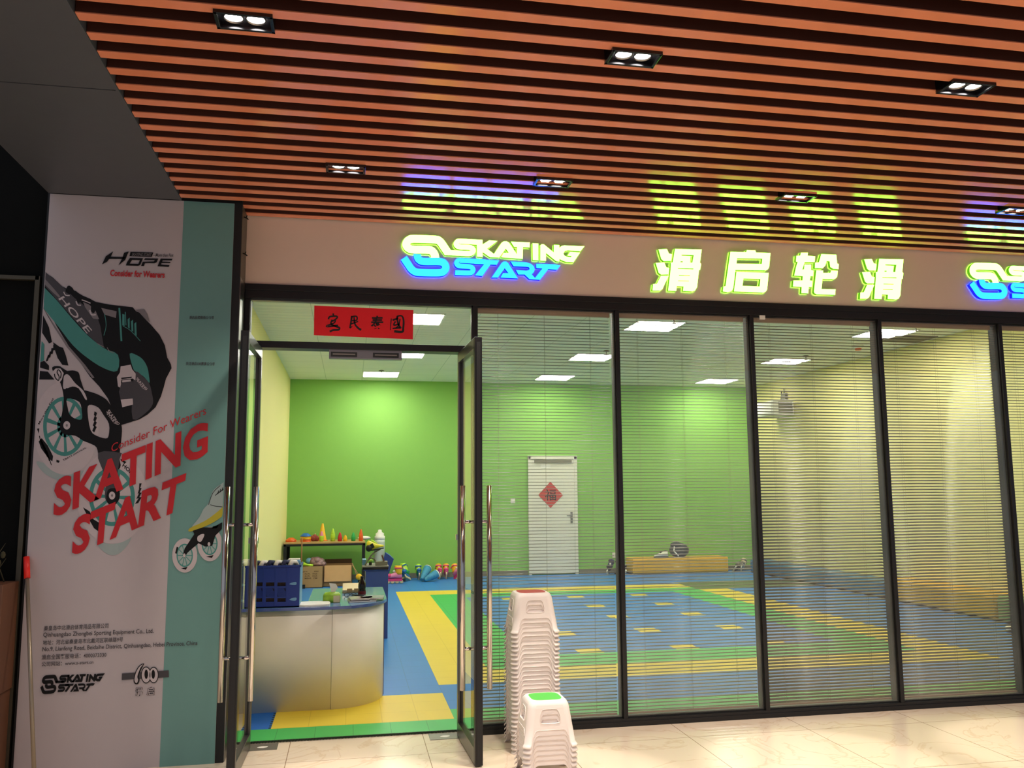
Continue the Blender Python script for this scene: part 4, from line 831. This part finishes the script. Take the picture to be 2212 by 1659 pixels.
# boxes under the shelf
def carton(x0, x1, y0, y1, h, lab, openflap=False):
    t = thing('cardboard_box', lab, 'box', ((x0+x1)/2, (y0+y1)/2, .012), 'cardboard boxes under the shelf')
    MB().box(x0, x1, y0, y0+.008, .012, h).box(x0, x1, y1-.008, y1, .012, h).box(x0, x0+.008, y0, y1, .012, h).box(x1-.008, x1, y0, y1, .012, h).box(x0, x1, y0, y1, .012, .02).build('walls', 'cardboard', t)
    if openflap:
        MB().box(x0+.02, x1-.02, y0-.012, y0-.004, h-.255, h, rot=Matrix.Rotation(-.18, 3, 'X'), piv=((x0+x1)/2, y0, h)).build('front_flap', 'flap', t)
        MB().box(x0+.01, x1-.01, y1-.004, y1+.002, h, h+.07).build('back_flap', 'cardboard_in', t)
        MB().box(x1, x1+.006, y0+.02, y1-.02, h-.22, h, rot=Matrix.Rotation(-.35, 3, 'Y'), piv=(x1, y0, h)).build('side_flap', 'cardboard', t)
    return t
c1 = carton(-.78, -.40, 8.66, 9.1, .345, 'closed looking cardboard box with dark printing, holding a stuffed bag')
m = MB()
for r_, (txt, a, b_) in enumerate((('QTY:        PRS', -.73, -.47), ('N.W.   KGS', -.68, -.49), ('G.W.   KGS', -.68, -.49), ('MEAS.  CM', -.68, -.49))): add_text(m, txt, [(a, .255-r_*.035), (b_, .255-r_*.035), (b_, .278-r_*.035), (a, .278-r_*.035)], lambda u, v, d: (u, 8.6585, v), .02)
m.build('printing', 'cardboard_in', c1)
carton(-.40, .06, 8.78, 9.2, .345, 'open cardboard box with its front flap hanging down', True)
t = thing('stuffed_bag', 'clear plastic bag of folded clothes stuffed in the printed box', 'bag', (-.58, 8.85, .30))
MB().ball((-.55, 8.86, .405), .085, .10, .075).ball((-.50, 8.84, .425), .07, .09, .06).ball((-.45, 8.85, .395), .075, .10, .07).ball((-.41, 8.84, .37), .055, .09, .045).ball((-.48, 8.80, .37), .09, .06, .04).build('bag', 'bag', t)
MB().ball((-.63, 8.84, .42), .05, .05, .05).build('grey_cloth', 'crate_light', t); MB().tube([(-.74, 8.80, .40), (-.66, 8.76, .36), (-.58, 8.74, .345)], .022, 8).tube([(-.76, 8.80, .355), (-.68, 8.74, .37), (-.56, 8.74, .352)], .018, 8).build('lime_cloth', 'lime', t)
t = thing('broom', 'brown broom handle leaning up past the printed box', 'broom', (-.735, 8.55, .012)); MB().tube([(-.735, 8.60, .05), (-.735, 8.62, .80)], .010, 8).build('handle', 'stick', t); MB().box(-.80, -.67, 8.57, 8.63, .012, .07).build('brush_head', 'black', t)
t = thing('toy_mallet', 'yellow mallet head on a thin stick leaning by the open box', 'mallet', (.17, 8.7, .012))
MB().tube([(.06, 8.70, .35), (.155, 8.66, .20)], .007, 8).build('handle', 'wood', t); MB().ball((.165, 8.65, .165), .052, .045, .05).build('head', 'yellow', t)
MB().box(.15, .18, 8.64, 8.70, .012, .12).build('stand', 'black', t)

# ================================================================ cabinet, skate display and water jugs
t = thing('blue_cabinet', 'blue cabinet with a black top carrying the display skate', 'cabinet', (.29, 3.8, .012))
MB().box(.175, .405, 3.63, 4.05, .012, .700).build('body', 'cab_blue', t, bevel=.003); MB().box(.155, .41, 3.62, 4.06, .700, .712).build('moulding', 'cab_blue', t, bevel=.003)
MB().box(.14, .405, 3.615, 4.06, .712, .735).build('black_band', 'black_gloss', t); MB().box(.14, .41, 3.61, 4.06, .735, .745).build('top', 'skirt', t, bevel=.002)
t = thing('display_skate', 'yellow and black speed skate boot on a curved grey display stand', 'skate', (.26, 3.75, .745))
MB().tube([(.17, 3.72, .748), (.19, 3.72, .79), (.225, 3.72, .845), (.27, 3.72, .885), (.33, 3.72, .915)], [.007, .007, .008, .008, .006], 8).box(.165, .185, 3.70, 3.74, .745, .752).build('stand_arm', 'skirt', t)
MB().tube([(.20, 3.75, .80), (.23, 3.75, .825), (.265, 3.75, .81), (.28, 3.75, .775)], .008, 8).box(.275, .40, 3.69, 3.80, .745, .785).build('stand_tray', 'skirt', t)
rings = []
for u, hw, z0, z1 in ((.180, .020, .915, .985), (.200, .034, .900, 1.005), (.235, .036, .905, .995), (.275, .036, .918, .975), (.315, .034, .928, .962), (.345, .026, .934, .958), (.362, .010, .940, .952)):
    rings.append([(u, 3.72+hw*math.cos(a), (z0+z1)/2+(z1-z0)/2*math.sin(a)) for a in [2*pi*k/12 for k in range(12)]])
MB().loft(rings).build('boot', mat('yellow_boot', (226, 214, 50), .35), t)
MB().ball((.205, 3.70, .925), .034, .034, .036).box(.22, .255, 3.682, 3.755, .925, .972, rot=Matrix.Rotation(-.5, 3, 'Y')).build('heel_cup', 'black', t)
MB().box(.20, .36, 3.70, 3.74, .905, .915, rot=Matrix.Rotation(-.17, 3, 'Y')).build('sole_plate', 'black', t)
MB().tube([(.225, 3.72, 1.0), (.245, 3.72, .995), (.285, 3.72, .965)], .012, 8).build('tongue', 'lime', t)
t = thing('toy_figure', 'tiny green and yellow figure on the cabinet under the display skate', 'figure', (.225, 3.80, .745))
MB().box(.21, .24, 3.79, 3.82, .745, .775).build('body', 'dark_green', t, bevel=.004); MB().lathe([(.028, .79), (.02, .80), (0, .803)], (.225, 3.80, 0), 14).box(.219, .231, 3.796, 3.806, .775, .79).build('cap', 'lime', t)
tag(MB().box(.345, .36, 3.70, 3.78, .785, .85, rot=Matrix.Rotation(-.35, 3, 'Y')).build('wooden_block', 'brown_wood'), 'brown slab leaning in the tray beside the display skate', 'slab')
tag(MB().box(.142, .18, 3.8, 3.98, .745, .80).build('paper_pack', 'crate_light'), 'pale packet on the cabinet behind the display stand', 'packet')
t = thing('water_jug', 'clear plastic water jug with a white cap behind the display skate', 'jug', (.51, 9.5, .012))
MB().lathe([(.085, .012), (.09, .03), (.09, .42), (.085, .50), (.09, .52), (.09, .66), (.088, .70)], (.515, 9.5, 0), 24).build('bottle', 'water', t)
MB().lathe([(.088, .70), (.088, .76), (.07, .77), (.07, .81), (.035, .83), (.03, .87), (0, .875)], (.515, 9.5, 0), 24).build('cap', 'paper', t)
t = thing('blue_bag', 'dark blue folded bag standing behind the cabinet', 'bag', (.64, 9.42, .012))
MB().loft([[(.60, 9.36, .50), (.66, 9.36, .47), (.68, 9.44, .46), (.61, 9.44, .50)], [(.58, 9.35, .40), (.75, 9.35, .385), (.76, 9.45, .38), (.60, 9.45, .40)], [(.57, 9.35, .18), (.68, 9.35, .18), (.69, 9.46, .18), (.58, 9.46, .18)], [(.57, 9.35, .012), (.65, 9.35, .012), (.66, 9.46, .012), (.58, 9.46, .012)]], smooth=False).build('body', 'bag_blue', t, bevel=.01)
MB().tube([(.62, 9.345, .49), (.69, 9.345, .44), (.74, 9.345, .39)], .007, 6).build('piping', 'crate_light', t)

# ================================================================ reception desk
t = thing('reception_desk', 'curved white reception desk with a blue worktop inside the door', 'desk', (-.3, 1.2, .012))
arc = [(-.106+.372*math.sin(a), 1.19-.395*math.cos(a)) for a in [pi/2*k/14 for k in range(15)]]
fr = [(-1.04, .797), (-.11, .797)]+arc
m = MB()
for (a, b_) in zip(fr[:-1], fr[1:]):
    m.add([(a[0], a[1], .012), (b_[0], b_[1], .012), (b_[0], b_[1], .690), (a[0], a[1], .690)], [(0, 1, 2, 3)], 0, True)
o = m.build('front_panel', 'desk_white', t); sm_ = o.modifiers.new('solid', 'SOLIDIFY'); sm_.thickness = .018; sm_.offset = -1
MB().box(-.108, -.1055, .794, .80, .012, .690).build('panel_joint', 'skirt', t)
MB().box(.248, .266, 1.19, 1.93, .012, .690).build('end_panel', 'desk_white', t); MB().box(.2665, .270, 1.17, 1.19, .012, .690).build('edge_strip', 'brown_wood', t)
top = [(-1.04, .770), (-.10, .770)]+[(-.106+.392*math.sin(a), 1.185-.415*math.cos(a)) for a in [pi/2*k/14 for k in range(1, 15)]]+[(.286, 1.95), (-.288, 1.95), (-.288, 1.13), (-1.04, 1.13)]
MB().plate(ccw(top), [], lambda u, v, d: (u, v, .712-d), .022, 0, 1, back=True).build('worktop', ['desk_top', 'desk_blue'], t, bevel=.003)
MB().box(-.285, -.27, 1.14, 1.92, .012, .690).box(-1.03, -.28, 1.10, 1.115, .2, .690).build('inner_panel', 'desk_white', t)
ZD = .712
# crate
t = thing('plastic_crate', 'dark blue plastic crate on the desk beside the open door leaf', 'crate', (-.52, .95, ZD))
x0, x1, y0, y1, z0, z1 = -.705, -.336, .80, 1.09, ZD, ZD+.288
def cf(px, py): return onY(530+px/12.76, 1200+py/12.76, y0)
holes = []; m = MB()
for px in (250, 568, 884):
    for pa, pb in ((745, 840), (900, 1130), (1180, 1275)):
        a = cf(px, pa); b_ = cf(px+225, pb); holes.append([(a[0], b_[1]), (b_[0], b_[1]), (b_[0], a[1]), (a[0], a[1])])
        if pa == 900:
            for k in range(9):
                xa = a[0]+(b_[0]-a[0])*(k-.5)/8
                m.box(xa-.0022, xa+.0022, y0+.001, y0+.005, b_[1]-.008, a[1]+.008, rot=Matrix.Rotation(-.55, 3, 'Y'))
            for k in range(4): zz = b_[1]+(a[1]-b_[1])*(k+.5)/4; m.box(a[0], b_[0], y0+.003, y0+.006, zz-.0016, zz+.0016)
m.plate([(x0, z0), (x1, z0), (x1, z1), (x0, z1)], [ccw(h)[::-1] for h in holes], lambda u, v, d: (u, y0+d, v), .006, back=True)
m.build('front_wall', 'crate', t)
MB().box(x0, x1, y1-.006, y1, z0, z1).box(x0, x0+.006, y0, y1, z0, z1).box(x1-.006, x1, y0+.006, y1, z0, z1).box(x0, x1, y0, y1, z0, z0+.008).build('walls', 'crate', t)
m = MB()
for px in (500, 830, 1160): a = cf(px, 300); m.box(a[0]-.002, a[0]+.002, y0-.004, y0, z0+.01, z1)
m.box(x0-.003, x1+.003, y0-.006, y0+.002, z1-.012, z1).box(x1-.002, x1+.008, y0-.006, y1, z1-.014, z1)
m.build('ribs', 'crate', t)
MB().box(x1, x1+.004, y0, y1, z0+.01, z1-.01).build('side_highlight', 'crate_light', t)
for k, py in enumerate((745, 1175)): a = cf(1215, py); MB().plate(ccw(smooth([(a[0], a[1]-.010), (a[0]+.02, a[1]), (a[0]+.046, a[1]+.002), (a[0]+.046, a[1]-.016), (a[0]+.02, a[1]-.017)], 3)), [], lambda u, v, d: (u, y0-.0012+d, v), .001).build('embossed_mark', 'crate_light', t)
t = thing('striped_shirts', 'navy and white striped shirts folded on top of the crate contents', 'shirts', (-.55, .95, z1-.03))
for k in range(6):
    x = -.66+k*.05; MB().tube([(x, .86, z1-.01), (x+.012, .88, z1+.018), (x+.035, .92, z1+.012), (x+.045, .95, z1-.012)], .016, 8).build('shirt_fold', ('navy', 'paper')[k % 2], t)
MB().box(-.69, -.35, .82, 1.07, z0+.02, z1-.02).build('packed_cloth', mat('packed_cloth', (70, 58, 56), .8, var=.7, scale=60), t)
t = thing('blue_tub', 'light blue plastic tub with a white lid behind the crate', 'tub', (-.36, 1.02, z1))
MB().box(-.445, -.345, .96, 1.06, z1-.02, z1+.022).build('tub', 'crate_light', t, bevel=.01); MB().box(-.43, -.348, .97, 1.05, z1+.022, z1+.030).build('lid', 'paper', t, bevel=.006)
tag(MB().plate(ccw(smooth([(-.335, .80), (-.20, .79), (-.13, .81), (-.13, .94), (-.16, .99), (-.33, .98)], 3)), [], lambda u, v, d: (u, v, ZD+.014-d), .0135).build('paper_stack', 'paper', bevel=.003), 'white paper stack at the desk edge beside the blue crate', 'paper')
t = thing('tissue_pack', 'green leaf patterned tissue pack with a tissue pulled up', 'tissue pack', (-.115, 1.02, ZD))
m = MB(); rings = []
for z, s in ((0, .94), (.02, 1.0), (.05, .98), (.065, .78), (.072, .3)): rings.append([(-.117+.062*s*px, 1.03+.05*s*py, ZD+z) for px, py in ((-1, -1), (0, -1.04), (1, -1), (1.03, 0), (1, 1), (0, 1.02), (-1, 1), (-1.03, 0))])
m.loft(rings); m.build('pack', 'tissue_green', t)
MB().box(-.105, -.058, .975, .979, ZD+.002, ZD+.05).build('label_patch', 'cream', t)
MB().plate([(-.137, ZD+.135), (-.09, ZD+.13), (-.075, ZD+.10), (-.10, ZD+.065), (-.12, ZD+.062)], [], lambda u, v, d: (u, 1.02+d+.15*(u+.11)*(v-ZD), v), .002, back=True).build('tissue', 'paper', t)
def book(x0, x1, y0, y1, z, h, m_, lab, rot=0.):
    t = thing('catalogue', lab, 'booklet', ((x0+x1)/2, (y0+y1)/2, z), 'catalogues on the desk')
    MB().box(x0, x1, y0, y1, z, z+h, rot=Matrix.Rotation(rot, 3, 'Z')).build('cover', m_, t); MB().box(x0+.003, x1-.003, y0-.0008, y1+.0008, z+h*.15, z+h*.85, rot=Matrix.Rotation(rot, 3, 'Z')).build('pages', 'paper', t); return t
cov = mat('printed_cover', (130, 106, 104), .3, var=.8, scale=24); cov2 = mat('dark_printed_cover', (60, 44, 54), .3, var=.7, scale=30)
book(.0, .20, .945, 1.15, ZD, .012, cov2, 'dark catalogue at the bottom of the pile on the desk corner', .05)
book(.11, .262, 1.00, 1.18, ZD+.0125, .010, cov2, 'dark catalogue lying towards the desk end', -.08)
book(.01, .15, .96, 1.14, ZD+.0125, .010, cov, 'glossy catalogue on top of the pile beside the bottle', .08)
tag(MB().box(.09, .175, 1.03, 1.065, ZD+.024, ZD+.034, rot=Matrix.Rotation(.5, 3, 'Z')).build('card_reader', 'black_gloss', bevel=.004), 'small black device lying on top of the catalogues', 'device')
t = thing('snack_box', 'cream and yellow flat box at the back of the desk', 'box', (.03, 1.62, ZD))
MB().box(-.045, .125, 1.56, 1.70, ZD+.004, ZD+.045, rot=Matrix.Rotation(.3, 3, 'X')).build('carton', 'cream', t, bevel=.002); MB().box(-.01, .03, 1.552, 1.556, ZD+.010, ZD+.035).box(.045, .085, 1.552, 1.556, ZD+.010, ZD+.035).build('printed_patch', 'wood', t)
t = thing('bottle', 'dark cola bottle with a red label standing on the desk', 'bottle', (.10, 1.42, ZD))
MB().lathe([(.026, ZD), (.030, ZD+.005), (.030, ZD+.03), (.027, ZD+.045), (.030, ZD+.06), (.029, ZD+.085), (.017, ZD+.112), (.012, ZD+.122), (.012, ZD+.132)], (.105, 1.42, 0), 20).build('body', 'cola', t)
MB().lathe([(.0305, ZD+.004), (.031, ZD+.007), (.031, ZD+.027), (.0305, ZD+.03)], (.105, 1.42, 0), 20, capped=False).build('label_band', 'cola_red', t); MB().lathe([(.0135, ZD+.128), (.0135, ZD+.142), (0, ZD+.143)], (.105, 1.42, 0), 16).build('cap', 'black', t)
t = thing('eyeglasses', 'pair of dark rimmed glasses lying behind the catalogues', 'glasses', (.02, 1.25, ZD))
MB().tube([(-.01+.02*math.cos(a), 1.30, ZD+.016+.014*math.sin(a)) for a in [2*pi*k/14 for k in range(15)]], .002, 6, caps=False).tube([(.04+.02*math.cos(a), 1.30, ZD+.016+.014*math.sin(a)) for a in [2*pi*k/14 for k in range(15)]], .002, 6, caps=False).tube([(.01, 1.30, ZD+.018), (.02, 1.30, ZD+.018)], .002, 6).build('rims', 'black', t); MB().tube([(-.03, 1.30, ZD+.02), (-.03, 1.40, ZD+.018)], .002, 6).tube([(.06, 1.30, ZD+.02), (.06, 1.40, ZD+.018)], .002, 6).build('temple', 'black', t)
tag(MB().tube([(.06, 1.33, ZD+.006), (.09, 1.36, ZD+.006), (.12, 1.33, ZD+.006), (.09, 1.31, ZD+.006), (.05, 1.35, ZD+.006), (.03, 1.42, ZD+.006)], .005, 8).build('black_cable', 'black'), 'coiled black cable on the desk in front of the bottle', 'cable')

# ================================================================ stools
HT, PITCH, WT, WB, RC = .225, .0250, .107, .140, .038
SHR = {.205: .0012, .217: .0055, .222: .010, .2225: .010, HT: .016}
def hw_(z): return WB+(WT-WB)*z/HT
def stool_body():
    m = MB(); seg = 6
    zs = [0, .006, .012, .02, .10, .19, .205, .217, .2225, HT]
    flare = {0: .007, .006: .008, .012: .004}
    shr = SHR
    for q in range(4):                                        # rounded corner legs, full height
        ca = q*pi/2; rows = []
        for z in zs:
            h = hw_(z)+flare.get(z, 0)-shr.get(z, 0); c = h-RC; row = []
            for k in range(seg+1):
                a = ca+pi/2*k/seg; sx = 1 if q in (0, 3) else -1; sy = 1 if q in (0, 1) else -1
                row.append((sx*c+RC*math.cos(a), sy*c+RC*math.sin(a), z))
            rows.append(row)
        n = seg+1; vs = [p for r in rows for p in r]
        m.add(vs, [(i*n+k, i*n+k+1, (i+1)*n+k+1, (i+1)*n+k) for i in range(len(rows)-1) for k in range(seg)], 0, True)
    for q in range(4):                                        # four aprons with arch below and oval grip hole
        R = Matrix.Rotation(q*pi/2, 3, 'Z')
        def P(u, z, d=0):
            h = hw_(z)-(SHR.get(round(z, 4), 0))
            return R @ Vector((u, -h-d, z))
        def e(z): return hw_(z)-RC-(SHR.get(round(z, 4), 0))
        za = .085; ah = .088
        arch = [(-e(za-.02)-.0, za-.03), (-ah+.002, za-.014), (-ah+.008, za-.005), (-ah+.018, za), (ah-.018, za), (ah-.008, za-.005), (ah-.002, za-.014), (e(za-.02), za-.03)]
        outer = arch+[(e(.10), .10), (e(.15), .15), (e(.19), .19), (e(.205), .205), (-e(.205), .205), (-e(.19), .19), (-e(.15), .15), (-e(.10), .10)]
        hole = smooth([(-.054, .128), (-.045, .117), (0, .116), (.045, .117), (.054, .128), (.052, .155), (.044, .178), (.030, .186), (0, .187), (-.030, .186), (-.044, .178), (-.052, .155)], 2)
        m.plate(outer, [hole[::-1]], lambda u, v, d: P(u, v, -d), 0)
        for loop, closed in ((arch, False), (hole, True)):    # raised rims
            L = len(loop); rng = range(L if closed else L-1)
            for i in rng:
                a, b_ = loop[i], loop[(i+1) % L]
                m.add([P(*a, .0), P(*b_, .0), P(*b_, .0035), P(*a, .0035), P(*a, -.008), P(*b_, -.008)], [(0, 1, 2, 3), (3, 2, 5, 4)], 0)
        for z0, z1 in ((.205, .217), (.217, .2225), (.2225, HT)): m.add([P(-e(z0), z0), P(e(z0), z0), P(e(z1), z1), P(-e(z1), z1)], [(0, 1, 2, 3)], 0, True)
    h = hw_(HT)-.016; ring = []
    for q in range(4):
        for k in range(seg+1):
            a = q*pi/2+pi/2*k/seg; sx = 1 if q in (0, 3) else -1; sy = 1 if q in (0, 1) else -1; ring.append((sx*(h-RC)+RC*math.cos(a), sy*(h-RC)+RC*math.sin(a), HT))
    m.add(ring, [tuple(range(len(ring)))], 0); m.add([(p[0]*.8, p[1]*.8, HT+.0) for p in ring], [], 0)
    return m, ring
ORD = ['top', 'second', 'third', 'fourth', 'fifth', 'sixth', 'seventh', 'eighth', 'ninth', 'tenth', 'eleventh', 'twelfth', 'thirteenth', 'fourteenth', 'fifteenth', 'sixteenth', 'seventeenth', 'eighteenth', 'nineteenth', 'twentieth', 'twenty first', 'twenty second', 'twenty third', 'twenty fourth', 'twenty fifth', 'twenty sixth', 'twenty seventh', 'twenty eighth', 'twenty ninth']
body, ring = stool_body()
def stool_stack(cx, cy, n, rz, pad, stack, grp, first):
    for k in range(n):
        z = (n-1-k)*PITCH; jx, jy, jr = (0, 0, 0) if k == 0 else (random.uniform(-.0012, .0012), random.uniform(-.0012, .0012), random.uniform(-.008, .008))
        lab = ('white stool with a %s seat pad on top of the %s' % (pad, stack)) if k == 0 else 'white plastic stool, %s from the top of the %s' % (ORD[k], stack)
        if k == n-1: lab = 'white stool on the floor at the bottom of the %s' % stack
        t = thing('plastic_stool', lab, 'stool', (0, 0, 0), grp)
        if first[0] is None: first[0] = body.build('seat_shell', 'white_plastic', t, solid=.003)
        else: o = first[0].copy(); COL.objects.link(o); o.parent = t
        if k == 0:
            m = MB(); se = [(math.copysign(abs(math.cos(a))**.5, math.cos(a)), math.copysign(abs(math.sin(a))**.5, math.sin(a))) for a in [2*pi*j/40 for j in range(40)]]; m.loft([[(.084*p[0], .084*p[1], HT-.002) for p in se], [(.083*p[0], .083*p[1], HT+.0025) for p in se]]); m.build('seat_pad', pad+'_seat', t)
        t.location = (cx+jx, cy+jy, z); t.rotation_euler = (0, 0, rz+jr)
F0 = [None]
stool_stack(1.088, -.30, 28, .0, 'red', 'tall stack by the glass', 'stools in the tall stack', F0)
stool_stack(1.055, -.80, 8, .0, 'green', 'short stack in front', 'stools in the short stack', F0)

# ================================================================ left edge: planter, stone blocks, mop
t = thing('planter', 'dark brown wooden planter box against the dark wall', 'planter', (-2.1, -.33, 0))
MB().box(-2.6, -1.79, -.46, -.237, .46, 1.03).build('upper_box', 'brown_wood', t, bevel=.004); MB().box(-2.6, -1.80, -.44, -.237, 0, .455).build('plinth', 'brown_wood', t)
m = MB()
for k in range(40):
    x = random.uniform(-2.3, -1.84); y = random.uniform(-.42, -.27); h = random.uniform(.06, .22); m.tube([(x, y, 1.02), (x+random.uniform(-.04, .04), y+random.uniform(-.03, .03), 1.03+h*.6), (x+random.uniform(-.08, .08), y+random.uniform(-.04, .02), 1.03+h)], [.004, .003, .001], 5)
    m.ball((x+random.uniform(-.06, .06), y, 1.03+h*.8), .014, .004, .02, 6, 4)
o = m.build('dry_plant', 'dry', t); o['kind'] = 'stuff'
for k, (z0, z1, lab) in enumerate(((.225, .455, 'tan stone block on top, in front of the planter'), (0, .222, 'tan stone block on the ground in front of the planter'))):
    tag(MB().box(-2.45, -1.815-.004*k, -.74, -.47, z0, z1).build('stone_block', 'stone_block', bevel=.012), lab, 'stone block', 'stone blocks beside the planter')
t = thing('mop', 'mop with a red grip leaning on the poster', 'mop', (-1.52, -.60, 0))
p0, p1 = Vector((-1.525, -.62, .04)), Vector((-1.752, -.262, 1.16)); g = p0.lerp(p1, .90)
MB().tube([p0, g], .0105, 12).build('pole', 'mop', t); MB().tube([g, p1], .016, 12).build('grip', 'red_grip', t)
m = MB()
for k in range(16): a = 2*pi*k/16; m.tube([p0+Vector((0, 0, .02)), p0+Vector((.05*math.cos(a), .05*math.sin(a), -.01)), Vector((p0.x+.11*math.cos(a), p0.y+.11*math.sin(a), .008))], [.012, .01, .006], 6)
m.build('mop_head', 'paper', t)
for o in list(bpy.data.objects):
    if '_w' in o: del o['_w']
